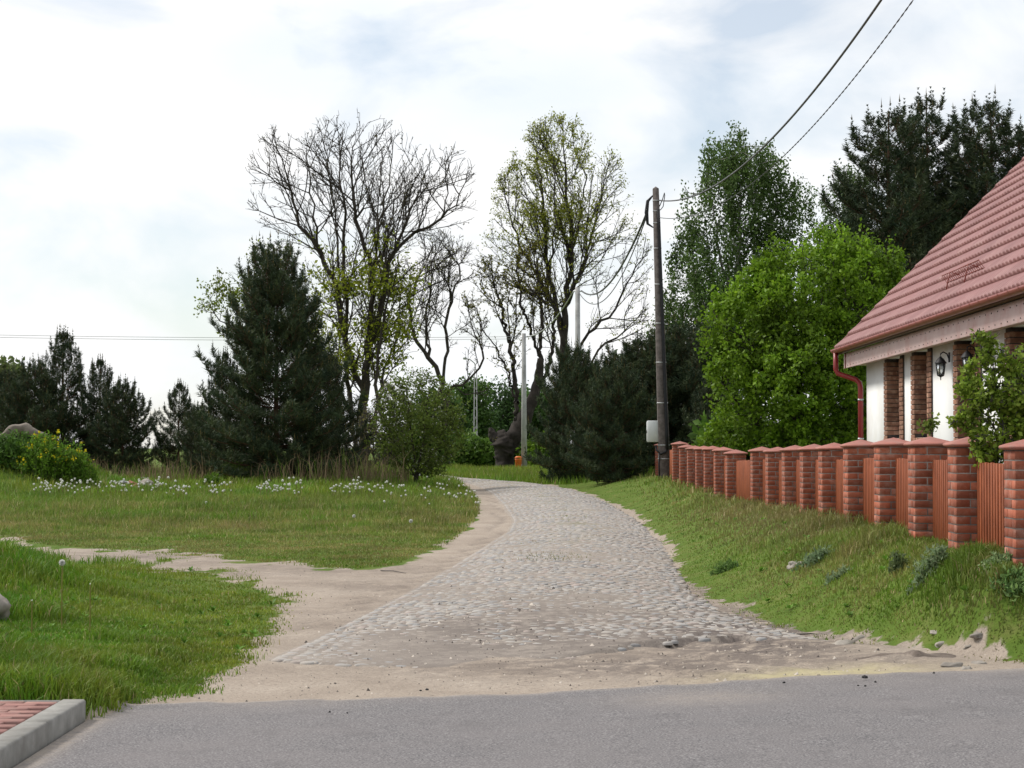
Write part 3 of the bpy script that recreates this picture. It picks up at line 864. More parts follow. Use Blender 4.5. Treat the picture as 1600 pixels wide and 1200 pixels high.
# the fence turns the corner out of the frame on the right
for e in (1, 2):
    posts.append(posts[0] + np.array([2.25 * e, .03 * e, .0]))
for k, pos in enumerate(posts):
    p = obj('brick_post', core_me, fence, pos - floc)
    p.rotation_euler = (0, 0, YAW)
    cp = obj('cap', cap_me, p, (0, 0, 13 * CO + .004))
    cp.rotation_euler = (0, 0, random.uniform(-.02, .02))
    for bx, by, bz, a in courses(k, 0, 13) + courses(k, -3 * CO, 3):
        if k <= 5 and bz > 0 and made < 300:
            o = obj('brick', brick_me, p, (bx + random.uniform(-.0015, .0015), by + random.uniform(-.0015, .0015), bz))
            o.rotation_euler = (0, 0, a + random.uniform(-.004, .004)); made += 1
        else:
            ca, sa = math.cos(a + YAW), math.sin(a + YAW)
            wx = bx * math.cos(YAW) - by * math.sin(YAW); wy = bx * math.sin(YAW) + by * math.cos(YAW)
            q = np.c_[bv[:, 0] * ca - bv[:, 1] * sa + wx, bv[:, 0] * sa + bv[:, 1] * ca + wy, bv[:, 2] + bz] + (pos - floc)
            rest.add(q, *[np.array(f_) for f_ in bf.values()])
M['brick_far'] = mottled('fence_brick_far', (0.19, 0.054, 0.031), (0.35, 0.106, 0.06), 11, 0.85, 0.4, 90, dirt=((0.35, 0.185, 0.14), 6))
tag(rest.build('bricks', M['brick_far'], fence), kind='stuff')

def panel(p0, p1, name='slat_panel', top=.86):
    d = p1 - p0; L = math.hypot(d[0], d[1]); ux = d / L
    s0, s1 = half + .01, L - half - .01
    org = p0
    pe = bpy.data.objects.new(name, None); link(pe, fence); pe.location = tuple(org - floc)
    pe.rotation_euler = (0, 0, math.atan2(d[1], d[0])); slope = d[2] / L
    r_ = MB()
    for zr in (.16, .72):
        r_.add([(s0, -.05, zr + slope * s0), (s1, -.05, zr + slope * s1), (s1, -.0155, zr + slope * s1), (s0, -.0155, zr + slope * s0),
                (s0, -.05, zr + .06 + slope * s0), (s1, -.05, zr + .06 + slope * s1), (s1, -.0155, zr + .06 + slope * s1), (s0, -.0155, zr + .06 + slope * s0)],
               [(0, 3, 2, 1), (4, 5, 6, 7), (0, 1, 5, 4), (1, 2, 6, 5), (2, 3, 7, 6), (3, 0, 4, 7)])
    r_.build('rail', M['slat'], pe)
    n = max(3, int(round((s1 - s0) / .105)))
    for j in range(n):
        x = s0 + (j + .5) * (s1 - s0) / n
        o = obj('slat', slat_me, pe, (x + random.uniform(-.003, .003), .003, slope * x + random.uniform(-.006, .006)))
        o.rotation_euler = (0, random.uniform(-.006, .006), 0)
slat_me = MB().bbox((-.027, -.015, -.12), (.027, .015, .87), .004).mesh('slat', M['slat'])
for k in range(16):
    panel(posts[k], posts[k + 1], 'gate_panel' if k == 9 else 'slat_panel')
panel(posts[16], posts[17], 'gate_panel')
panel(posts[0], posts[18]); panel(posts[18], posts[19])

# ---------------------------------------------------------------- house
HB = .85
house = empty('house', (6.33, 35.4, HB), -.015)
tag(house, 'white plastered house with brick-lined windows and red tiled roof', 'house')
def hz(z): return z - HB
HLEN = 16.2                                    # towards the camera
TOPZ = hz(3.30)
opens = [(33.15, 32.0, 1.86, 3.186, 'window'), (30.7, 29.7, 1.86, 3.186, 'window'), (27.5, 26.4, .95, 3.186, 'door'), (24.4, 23.3, 1.86, 3.186, 'window'), (21.6, 20.6, 1.86, 3.186, 'window')]
opens = [(a - 35.4, b - 35.4, hz(c), hz(d), t) for a, b, c, d, t in opens]
TH = .36
w = MB()
prev = 0.0
for a, b, c, d, t in opens:
    w.box((0, a, -.4), (TH, prev, TOPZ))
    w.box((0, b, -.4), (TH, a, c)); w.box((0, b, d), (TH, a, TOPZ))
    prev = b
w.box((0, -HLEN, -.4), (TH, prev, TOPZ))
w.box((TH, -HLEN, -.4), (8.6, -HLEN + .3, TOPZ)); w.box((TH, -.3, -.4), (8.6, 0, TOPZ)); w.box((8.6, -HLEN, -.4), (8.9, 0, TOPZ))
for yy in (-HLEN, -.3):                        # gables
    w.add([(0, yy, TOPZ), (8.9, yy, TOPZ), (4.45, yy, TOPZ + 4.4), (0, yy + .3, TOPZ), (8.9, yy + .3, TOPZ), (4.45, yy + .3, TOPZ + 4.4)],
          [(0, 1, 2), (3, 5, 4)], [(0, 2, 5, 3), (1, 4, 5, 2)])
w.build('wall', M['plaster'], house)
hb_me = MB().bbox((-.5, -.5, -.5), (.5, .5, .5), .035).mesh('brick', M['hbrick'])
hrest = MB(); hmade = 0
hv = np.array([q.co for q in hb_me.vertices]); hf = {}
for f_ in hb_me.polygons:
    hf.setdefault(len(f_.vertices), []).append(list(f_.vertices))
def hbrick(par, lo, hi, single):
    global hmade
    lo = np.array(lo); hi = np.array(hi)
    if single and hmade < 300:
        o = obj('brick', hb_me, par, (lo + hi) / 2); o.scale = tuple(hi - lo); hmade += 1
    else:
        hrest.add(hv * (hi - lo) + (lo + hi) / 2, *[np.array(f_) for f_ in hf.values()])
for wi, (a, b, c, d, t) in enumerate(opens):
    su = MB()                                   # dark mortar backing of the brick lining, 12 mm thick
    su.box((-.016, a + .001, c - .1), (-.002, a + .30, d + .0))
    su.box((-.0165, a - .012, c + .001), (TH - .06, a - .002, d - .001))
    s_o = su.build('brick_surround', M['mortar_dark'], house)
    su2 = MB().box((-.016, b - .30, c - .1), (-.002, b - .001, d + .0)); su2.box((-.0165, b + .002, c + .001), (TH - .06, b + .012, d - .001))
    su2.build('brick_surround', M['mortar_dark'], house)
    nc = int((d - c + .1) / CO)
    for k in range(nc):
        z0 = c - .1 + k * CO + .006; z1 = z0 + CO - .012
        vis_ = wi < 4 and z1 > hz(1.75)
        for (y0, y1, inner) in ((a + .002, a + .295, a), (b - .295, b - .002, b)):
            # face of the frame: alternating header + stretcher
            cut = .115 if k % 2 else .175
            if inner == a:
                hbrick(s_o, (-.034, y0, z0), (-.017, y0 + cut - .005, z1), False)
                hbrick(s_o, (-.034, y0 + cut + .005, z0), (-.017, y1, z1), vis_ and wi >= 1)
            else:
                hbrick(s_o, (-.034, y1 - cut + .005, z0), (-.017, y1, z1), vis_ and wi >= 1)
                hbrick(s_o, (-.034, y0, z0), (-.017, y1 - cut - .005, z1), False)
        if c < z0 and z1 < d:
            sp = .15 if k % 2 else .235
            hbrick(s_o, (-.03, a - .030, z0), (sp - .006, a - .013, z1), vis_)
            hbrick(s_o, (sp + .004, a - .030, z0), (TH - .07, a - .013, z1), vis_)
            hbrick(s_o, (-.03, b + .013, z0), (TH - .07, b + .030, z1), False)
    if t == 'window':
        for j in range(int((a - b + .5) / .085)):
            y0 = b - .24 + j * .085
            hbrick(s_o, (-.055, y0 + .004, c - .115), (TH - .07, y0 + .081, c - .002), wi < 3 and y0 > b)
    fr = MB()
    X0, X1 = TH - .055, TH + .02
    for (y0, y1, z0, z1) in ((b + .032, a - .032, c + .0, c + .07), (b + .032, a - .032, d - .075, d - .005), (b + .032, b + .10, c + .072, d - .077), (a - .10, a - .032, c + .072, d - .077), ((a + b) / 2 - .04, (a + b) / 2 + .04, c + .072, d - .077)):
        fr.box((X0, y0, z0), (X1, y1, z1))
    if t == 'door':
        fr.box((X0, b + .102, c + .072), (X1 - .01, (a + b) / 2 - .042, c + 1.1)); fr.box((X0, (a + b) / 2 + .042, c + .072), (X1 - .01, a - .102, c + 1.1))
    f_o = fr.build(t, M['frame_brown'], house)
    zlo = c + 1.102 if t == 'door' else c + .072
    for (y0, y1) in ((b + .102, (a + b) / 2 - .042), ((a + b) / 2 + .042, a - .102)):
        MB().box((X0 + .03, y0, zlo), (X0 + .04, y1, d - .077)).build('pane', M['glass'], f_o)
tag(hrest.build('bricks', M['hbrick'], house), kind='stuff')
# soffit and fascia
MB().box((-.30, -HLEN - .35, hz(3.19)), (.30, .42, hz(3.21))).build('soffit', M['fascia'], house)
fs_o = MB().bbox((-.335, -HLEN - .4, hz(3.135)), (-.31, .45, hz(3.40)), .003).build('fascia', M['fascia'], house)
sc_me = MB().tube([(-.001, 0, 0), (-.006, 0, 0)], .009, 6).mesh('screw', M['black'])
for k in range(44):
    for zz in (3.18, 3.335):
        obj('screw', sc_me, fs_o, (-.336, .3 - k * .32 - (.14 if zz > 3.2 else 0), hz(zz)))
MB().box((-.343, .20, hz(3.132)), (-.337, .275, hz(3.402))).build('fascia_joint', M['pipe'], fs_o)
# roof: sheathing and pressed-metal tile courses
EX, EZ = -.46, hz(3.50)                        # eaves edge
RX = 4.45; RZ = EZ + (RX - EX)                 # 45 degrees
slope_len = (RX - EX) * math.sqrt(2)
sh = MB()
for sgn in (0, 1):
    mx_ = (lambda x: x) if sgn == 0 else (lambda x: 8.9 - x)
    q = [(mx_(EX + .02), y, EZ - .07) for y in (.55, -HLEN - .5)] + [(RX, y, RZ - .06) for y in (-HLEN - .5, .55)]
    q2 = [(x, y, z - .05) for x, y, z in q]
    sh.add(q + q2, [(0, 1, 2, 3), (7, 6, 5, 4), (0, 4, 5, 1), (1, 5, 6, 2), (2, 6, 7, 3), (3, 7, 4, 0)])
roof = sh.build('roof', M['frame_brown'], house)
CL = .345; nco = int(slope_len / CL) + 1
wy = np.arange(0, HLEN + 1.08, .2 / 8)
ph = (wy / .2) % 1.0
wave = np.where(ph < .62, 0.029 * np.sin(ph / .62 * math.pi), -.004 * np.sin((ph - .62) / .38 * math.pi))
prof = [(-.012, .006, 1.0), (-.012, .027, 1.0), (.02, .030, 1.0), (.16, .018, .95), (CL - .004, .004, .8)]      # along slope, height, wave amount: a lip then a fall to the next course
rows = []
for s_, h_, wv in prof:
    hh_ = h_ + wave * wv if h_ > .0065 else np.full_like(wy, .0)
    c45 = math.sqrt(.5)
    rows.append(np.stack([s_ * c45 - hh_ * c45, .53 - wy, s_ * c45 + hh_ * c45], -1))
V = np.stack(rows); nw = len(wy)
i = (np.arange(len(prof) - 1)[:, None] * nw + np.arange(nw - 1)[None]).ravel()
course_me = mesh_np('tile_course', V.reshape(-1, 3), np.stack([i, i + nw, i + nw + 1, i + 1], -1), M['roof'], None, True)
for k in range(nco):
    dx = k * CL * math.sqrt(.5)
    if EX + dx + .2 > RX:
        break
    obj('tile_course', course_me, roof, (EX + dx, 0, EZ + dx))
    o = obj('tile_course', course_me, roof, (8.9 - EX - dx, -HLEN + .02, EZ + dx)); o.rotation_euler = (0, 0, math.pi)
MB().tube([(RX, .56, RZ + .0), (RX, -HLEN - .5, RZ + .0)], .11, 10).build('ridge_cap', M['roof'], roof)
for y0, y1 in ((.53, .565), (-HLEN - .56, -HLEN - .52)):
    vt = MB().add([(EX - .02, y0, EZ - .10), (RX, y0, RZ - .08), (RX, y0, RZ + .05), (EX - .02, y0, EZ + .03), (EX - .02, y1, EZ - .10), (RX, y1, RZ - .08), (RX, y1, RZ + .05), (EX - .02, y1, EZ + .03)],
           [(0, 1, 2, 3), (7, 6, 5, 4), (0, 4, 5, 1), (1, 5, 6, 2), (2, 6, 7, 3), (3, 7, 4, 0)])
    vt.build('verge_trim', M['roof'], roof)
# snow guard on the roof
sg = MB(); gy0, gy1 = -6.9, -9.3
def rp(s_, h_, y): 
    c45 = math.sqrt(.5); return (EX + s_ * c45 - h_ * c45, y, EZ + s_ * c45 + h_ * c45)
s0 = CL * 2.2
sg.tube([rp(s0, .06, gy0), rp(s0, .06, gy1)], .008, 6); sg.tube([rp(s0 + .02, .18, gy0), rp(s0 + .02, .18, gy1)], .009, 6)
sg_o = sg.build('snow_guard', M['gutter'], house)
for k in range(21):
    y_ = gy0 + (gy1 - gy0) * k / 20
    MB().tube([rp(s0, .06, y_), rp(s0 + .02, .18, y_)], .004, 5).build('bar', M['gutter'], sg_o)
for y_ in (gy0 - .6, gy1 + .6):
    MB().tube([rp(s0 - .2, .05, y_), rp(s0 + .02, .19, y_), rp(s0 + .08, .06, y_)], .009, 5).build('bracket', M['gutter'], sg_o)
# gutter
a_ = np.linspace(math.pi, 2 * math.pi, 9)
GXc, GZc, gr = EX - .035, hz(3.475), .068
gs = np.stack([GXc + gr * np.cos(a_), np.zeros(9), GZc + gr * np.sin(a_)], -1)
gs_in = np.stack([GXc + (gr - .006) * np.cos(a_[::-1]), np.zeros(9), GZc + (gr - .006) * np.sin(a_[::-1])], -1)
sec = np.concatenate([gs, gs_in]); n_ = len(sec)
e0, e1 = sec + (0, .56, 0), sec + (0, -HLEN - .5, 0)
j = np.arange(n_); g_ = MB().add(np.concatenate([e0, e1]), np.stack([j, (j + 1) % n_, (j + 1) % n_ + n_, j + n_], -1))
for e_, base_ in ((0, 0), (1, n_)):
    g_.add(gs + (0, .561 if e_ == 0 else -HLEN - .501, 0), [tuple(range(9))])
gut = g_.build('gutter', M['gutter'], house, smooth=False)
gb = np.stack([(gr + .005) * np.cos(a_), np.zeros(9), (gr + .005) * np.sin(a_)], -1)
gb_v = np.concatenate([gb + (0, .012, 0), gb - (0, .012, 0)])
gb_me = MB().add(gb_v, np.stack([np.arange(8), np.arange(1, 9), np.arange(10, 18), np.arange(9, 17)], -1)).mesh('gutter_bracket', M['gutter'])
for k in range(34):
    obj('gutter_bracket', gb_me, gut, (GXc, .35 - k * .5, GZc))
# downpipe
y_ = .34
dp = MB().tube([(GXc, y_, GZc - .05), (GXc, y_, GZc - .36), (GXc + .03, y_, GZc - .43), (GXc + .34, y_ - .13, GZc - .55), (GXc + .40, y_ - .16, GZc - .61), (GXc + .415, y_ - .165, GZc - .70), (GXc + .415, y_ - .165, -.3)], .047, 10).build('downpipe', M['pipe'], house, smooth=True)
for zz in (1.7, 1.0):
    MB().tube([(GXc + .415, y_ - .165, zz), (GXc + .415, y_ - .165, zz + .03)], .054, 10).build('pipe_clip', M['metal'], dp)

def lantern(Yw, Z, label):
    X = 6.33 + .015 * (Yw - 35.4)
    r_ = empty('wall_lantern', (X - .035, Yw, Z)); tag(r_, label, 'lantern', 'lanterns flanking the house door')
    MB().bbox((-.015, -.04, -.07), (.0, .04, .07), .006).build('wall_plate', M['black'], r_)
    MB().tube([(-.01, 0, -.03), (-.04, 0, .05), (-.09, 0, .075), (-.13, 0, .05), (-.13, 0, .0)], .010, 7).build('arm', M['black'], r_)
    c_ = (-.13, 0, -.02)
    MB().lathe([(.012, .035), (.02, .02), (.045, .0), (.085, -.055), (.09, -.065), (.075, -.066)], c_, 6).build('lamp_roof', M['black'], r_)
    MB().lathe([(.064, -.068), (.045, -.225)], c_, 6).build('glass', M['lamp_glass'], r_)
    fr = MB()
    for k in range(6):
        a = k / 6 * 2 * math.pi
        fr.tube([(c_[0] + .068 * math.cos(a), .068 * math.sin(a), c_[2] - .066), (c_[0] + .048 * math.cos(a), .048 * math.sin(a), c_[2] - .23)], .005, 4)
    fr.lathe([(.05, -.227), (.052, -.24), (.03, -.25), (.008, -.262), (.006, -.30), (.0005, -.305)], c_, 8)
    fr.build('cage', M['black'], r_)
lantern(28.0, 2.98, 'black wall lantern on the white pier left of the house door')
lantern(26.25, 2.98, 'black wall lantern half hidden behind the leafy shrub')

# ---------------------------------------------------------------- utility pole, concrete poles, wires, bin
def gz(x, y): return float(zg(x, y))
PY_ = 57.5
pb = at(1039, 745, PY_); pt = at(1024.5, 295, PY_)
pbz = gz(pb[0], PY_) - .3
pole = empty('utility_pole', (pb[0], PY_, pbz + .3)); tag(pole, 'dark square utility pole with white meter cabinet at the fence end', 'pole')
def plocal(q): return np.array(q) - np.array(pole.location)
b0 = np.array([pb[0], PY_, pbz]); t0 = np.array([pt[0], PY_, pt[2]])
def pl(f): return plocal(b0 + (t0 - b0) * f)
sq = MB()
w0, w1 = .17, .085
v = []
for f_, w_ in ((0, w0), (1, w1)):
    c_ = pl(f_); v += [c_ + (-w_, -w_, 0), c_ + (w_, -w_, 0), c_ + (w_, w_, 0), c_ + (-w_, w_, 0)]
v.append(pl(1) + (0, 0, .07))
sq.add(v, [(0, 1, 5, 4), (1, 2, 6, 5), (2, 3, 7, 6), (3, 0, 4, 7)], [(4, 5, 8), (5, 6, 8), (6, 7, 8), (7, 4, 8)])
sq.build('shaft', M['wood_pole'], pole)
for f_ in (.10, .145, .285, .42, .55, .68, .80, .885, .925, .96):
    w_ = w0 + (w1 - w0) * f_ + .008; c_ = pl(f_)
    MB().box(tuple(c_ + (-w_, -w_, -.012)), tuple(c_ + (w_, w_, .014))).build('band', M['metal'], pole)
cx_ = [pl(f_) + ((w0 + (w1 - w0) * f_) * .55, -(w0 + (w1 - w0) * f_) - .03, 0) for f_ in np.linspace(.13, .93, 14)]
MB().tube(cx_, .045, 8).build('conduit', M['black'], pole)
lp = pl(.13)
MB().tube([cx_[0], lp + (.04, -.22, -.06), lp + (-.1, -.22, -.13), lp + (-.22, -.2, -.02), lp + (-.24, -.1, .12)], .03, 7).build('cable_loop', M['black'], pole)
MB().tube([lp + (-.14, -.2, -.1), lp + (-.155, -.19, -.4), lp + (-.14, -.19, -1.0)], .022, 7).build('earth_cable', M['black'], pole)
bx = at(1021, 674, PY_)
bl = plocal((bx[0], PY_, bx[2]))
cab = MB().bbox(tuple(bl + (-.17, -.12, -.31)), tuple(bl + (.16, .24, .31)), .012).build('meter_cabinet', M['box_white'], pole)
MB().bbox(tuple(bl + (-.185, -.10, -.285)), tuple(bl + (-.171, .22, .285)), .004).build('cabinet_door', M['box_white'], cab)
MB().box(tuple(bl + (-.20, .0, -.05)), tuple(bl + (-.186, .03, .03))).build('latch', M['black'], cab)
MB().tube([pl(.94) + (.09, -.05, .0), pl(.95) + (.18, -.08, .12), pl(.965) + (.24, -.08, .18), pl(.97) + (.25, -.08, .05), pl(.955) + (.2, -.08, -.13), pl(.94) + (.12, -.07, -.10), pl(.935) + (.05, -.1, -.05)], .014, 6).build('spare_loop', M['black'], pole)
MB().tube([pl(.975) + (-.09, 0, .02), pl(.97) + (-.24, 0, -.1), pl(.955) + (-.28, 0, -.3), pl(.94) + (-.25, 0, -.5), pl(.93) + (-.09, 0, -.52)], [.02, .05, .06, .04, .02], 7).build('dead_end_clamp', M['black'], pole)

def round_pole(px, ptop, pbase, Y, r0, r1, label, mat='concrete_pole'):
    b_ = at(px, pbase, Y); t_ = at(px - .5, ptop, Y)
    zb = gz(b_[0], Y)
    o = empty('concrete_pole', (b_[0], Y, zb)); tag(o, label, 'pole')
    MB().tube([(0, 0, -.3), (t_[0] - b_[0], 0, t_[2] - zb)], [r0, r1], 14).build('shaft', M[mat], o, smooth=True)
    return o, t_
cp1, t818 = round_pole(819, 521, 740, 104, .165, .105, 'pale round concrete pole carrying the orange litter bin')
cp2, t900 = round_pole(903, 449, 735, 92, .16, .11, 'pale round concrete pole rising behind the dark pines')
for o, t_ in ((cp1, t818), (cp2, t900)):
    tz = t_[2] - o.location[2]
    MB().tube([(-.2, 0, tz - .18), (.2, 0, tz - .18)], .03, 6).build('hook_bar', M['metal'], o)
lpb = at(743, 742, 118); lz = gz(lpb[0], 118)
lamp = empty('street_lamp', (lpb[0], 118, lz)); tag(lamp, 'slim slotted concrete lamp post beside the road bend', 'street lamp')
hl = at(744, 577, 118)[2] - lz
sl = MB().add(np.array([(-.14, -.1, -.2), (-.06, -.1, -.2), (-.045, -.08, hl), (-.09, -.08, hl), (-.14, .1, -.2), (-.06, .1, -.2), (-.045, .08, hl), (-.09, .08, hl)]), [(0, 1, 2, 3), (7, 6, 5, 4), (0, 3, 7, 4), (1, 5, 6, 2), (3, 2, 6, 7)])
sl.add(np.array([(.06, -.1, -.2), (.14, -.1, -.2), (.09, -.08, hl), (.045, -.08, hl), (.06, .1, -.2), (.14, .1, -.2), (.09, .08, hl), (.045, .08, hl)]), [(0, 1, 2, 3), (7, 6, 5, 4), (0, 3, 7, 4), (1, 5, 6, 2), (3, 2, 6, 7)])
for k in range(11):
    f_ = k / 10
    sl.box((-.07 + .03 * f_, -.07, hl * f_ - .06), (.07 - .03 * f_, .07, hl * f_ + (.10 if k < 10 else .0)))
sl.build('post', M['concrete_pole'], lamp)
MB().tube([(0, 0, hl), (-.05, -.1, hl + .35), (-.3, -.5, hl + .55), (-.6, -1.0, hl + .6)], .03, 6).build('arm', M['metal'], lamp)
MB().bbox((-.72, -1.5, hl + .53), (-.50, -1.0, hl + .66), .03).build('lamp_head', M['box_white'], lamp)
# litter bin hung on the pole
bb = at(810, 724, 103.7)
bn = empty('litter_bin', (bb[0], 103.7, bb[2] - .32)); tag(bn, 'orange plastic litter bin hung on the concrete pole', 'bin')
MB().lathe([(.13, 0), (.15, .02), (.175, .5), (.19, .52), (.19, .56), (.165, .56), (.15, .1)], (0, 0, 0), 14).build('bucket', M['orange'], bn, smooth=True)
MB().lathe([(.02, .60), (.19, .60), (.195, .63), (.12, .69), (.01, .70)], (0, 0, 0), 14).build('hood', M['orange'], bn, smooth=True)
MB().box((-.17, -.02, .5), (-.14, .02, .63)).box((.14, -.02, .5), (.17, .02, .63)).build('hood_strut', M['orange'], bn)
MB().box((.13, -.03, .2), (.20, .03, .26)).build('mount', M['metal'], bn)

def wire(name, p0, p1, sag, r, label, mat='cable', n=40, twist=0.0):
    p0 = np.array(p0, float); p1 = np.array(p1, float)
    t = np.linspace(0, 1, n)[:, None]
    q = p0 + (p1 - p0) * t; q[:, 2] -= 4 * sag * (t * (1 - t))[:, 0]
    mb = MB()
    if twist:
        d = nrm(p1 - p0); s_ = nrm(np.cross(d, [0, 0, 1.0])); u_ = np.cross(s_, d)
        L = np.linalg.norm(p1 - p0)
        for k in range(2):
            a = t[:, 0] * L / twist * 2 * math.pi + k * math.pi
            mb.tube(q + r * (np.cos(a)[:, None] * s_ + np.sin(a)[:, None] * u_), r, 5)
    else:
        mb.tube(q, r, 6)
    o = mb.build(name, M[mat])
    return tag(o, label, 'wire', 'overhead wires')
A1 = np.array([4.2737, 57.4, 8.887]); A2 = np.array([4.2725, 57.4, 8.384])
E1 = np.array([6.2556, 17.978, 10.69]); E2 = np.array([7.388, 12.077, 13.076])
wire('overhead_wire', A1, E1, 1.861, .021, 'thick black overhead cable climbing from pole top to upper right', n=120)
wire('overhead_wire', A2, E2, 2.757, .0065, 'thin twisted overhead cable below the thick one at upper right', n=700, twist=.5)
W0 = np.array(t0) + (-.28, 0, -.75)
wire('overhead_wire', W0, t900 + np.array([.18, 0, -.16]), .95, .035, 'black bundled cable dropping left from pole behind bare branches')
wire('overhead_wire', W0 + (0, .05, -.1), t900 + np.array([.1, 0, -.3]), 1.3, .018, 'thin lower cable sagging left from the dark pole')
wire('overhead_wire', t900 + np.array([-.18, 0, -.16]), t818 + np.array([.18, 0, -.16]), .5, .03, 'cable between the two pale concrete poles', 'metal')
lw = [at(-900, 496, 80), at(-900, 500, 80)]
for k, q in enumerate(lw):
    wire('overhead_wire', q, t818 + np.array([-.18, 0, -.16 - .12 * k]), .35, .012, ['upper of two thin wires crossing the left sky', 'lower of two thin wires crossing the left sky'][k], 'metal')

# ---------------------------------------------------------------- trees
def frustums(p0, p1, r0, r1, n):
    """one tapered tube per edge, all at once"""
    d = p1 - p0; t = nrm(d)
    ref = np.where(np.abs(t[:, 2:3]) > .8, np.array([[1.0, 0, 0]]), np.array([[0, 0, 1.0]]))
    u = nrm(np.cross(t, ref)); w = np.cross(t, u)
    a = np.arange(n) / n * 2 * math.pi
    ca, sa = np.cos(a)[None, :, None], np.sin(a)[None, :, None]
    off = ca * u[:, None] + sa * w[:, None]
    A_ = (p0 - t * (r0 * .15)[:, None])[:, None] + off * r0[:, None, None]
    B_ = (p1 + t * (r1 * .15)[:, None])[:, None] + off * r1[:, None, None]
    v = np.concatenate([A_, B_], 1)
    k = np.arange(len(p0))[:, None, None] * 2 * n; j = np.arange(n)[None, :, None]
    f = np.concatenate([k + j, k + (j + 1) % n, k + n + (j + 1) % n, k + n + j], 2).reshape(-1, 4)
    return v.reshape(-1, 3), f

def wood(pos, par, rad, thick=.045):
    e = np.nonzero(par >= 0)[0]
    r1 = rad[e]; r0 = np.minimum(rad[par[e]], rad[e] * 1.25 + .002)
    mb = MB()
    for m_, n in ((r0 >= thick, 8), (r0 < thick, 3)):
        if m_.any():
            v, f = frustums(pos[par[e[m_]]], pos[e[m_]], r0[m_], r1[m_], n)
            mb.add(v, f)
    return mb

def ellipses(spec, Y, depth, n, rg, hollow=.35):
    """attraction points inside crown ellipses given on the photo at depth Y"""
    wts = np.array([e[2] * e[3] * (e[4] if len(e) > 4 else 1.0) for e in spec], float)
    pick = rg.choice(len(spec), n, p=wts / wts.sum())
    d = nrm(rg.normal(size=(n, 3))); r = rg.uniform(hollow ** 3, 1, n) ** (1 / 3)
    q = d * r[:, None]
    s = np.array([e[:4] for e in spec])[pick]
    px = s[:, 0] + q[:, 0] * s[:, 2]; py = s[:, 1] - q[:, 2] * s[:, 3]
    yy = Y + q[:, 1] * depth * s[:, 2] / F * Y
    u, v = (px - 800) / F, (600 - py) / F
    cp, sp = math.cos(PITCH), math.sin(PITCH)
    dy, dz = cp - v * sp, sp + v * cp
    return np.stack([u / dy * yy, yy, EYE + dz / dy * yy], -1)

def colonize(att, pos, par, step, infl, kill, iters, rg, up=.0, jitter=.18, maxn=9000):
    pos = list(pos); par = list(par)
    P = np.array(pos); 
    d2 = np.full(len(att), 1e9); near = np.zeros(len(att), int)
    alive = np.ones(len(att), bool)
    new = np.arange(len(P))
    for it in range(iters):
        ai = np.nonzero(alive)[0]
        if not len(ai) or not len(new) or len(pos) > maxn:
            break
        Pn = np.array([pos[k] for k in new])
        D = ((att[ai][:, None] - Pn[None]) ** 2).sum(-1)
        m_ = D.argmin(1); dm = D[np.arange(len(ai)), m_]
        b_ = dm < d2[ai]
        d2[ai[b_]] = dm[b_]; near[ai[b_]] = new[m_[b_]]
        alive &= ~(d2 < kill * kill)
        ai = np.nonzero(alive & (d2 < infl * infl))[0]
        if not len(ai):
            break
        nodes, inv = np.unique(near[ai], return_inverse=True)
        base = np.array([pos[k] for k in nodes])
        dirs = nrm(att[ai] - base[inv])
        acc = np.zeros((len(nodes), 3)); np.add.at(acc, inv, dirs)
        acc = nrm(acc) + rg.normal(0, jitter, acc.shape); acc[:, 2] += up
        acc = nrm(acc)
        pn = np.array([par[k] for k in nodes])
        has = pn >= 0
        prevd = np.where(has[:, None], nrm(base - np.array([pos[max(k, 0)] for k in pn])), acc)
        acc = nrm(acc + .55 * prevd)
        s0_ = len(pos)
        for k, q in zip(nodes, base + acc * step):
            pos.append(q); par.append(int(k))
        new = np.arange(s0_, len(pos))
        # a node that has grown keeps its attractors only if they are still closest
    return np.array(pos), np.array(par)

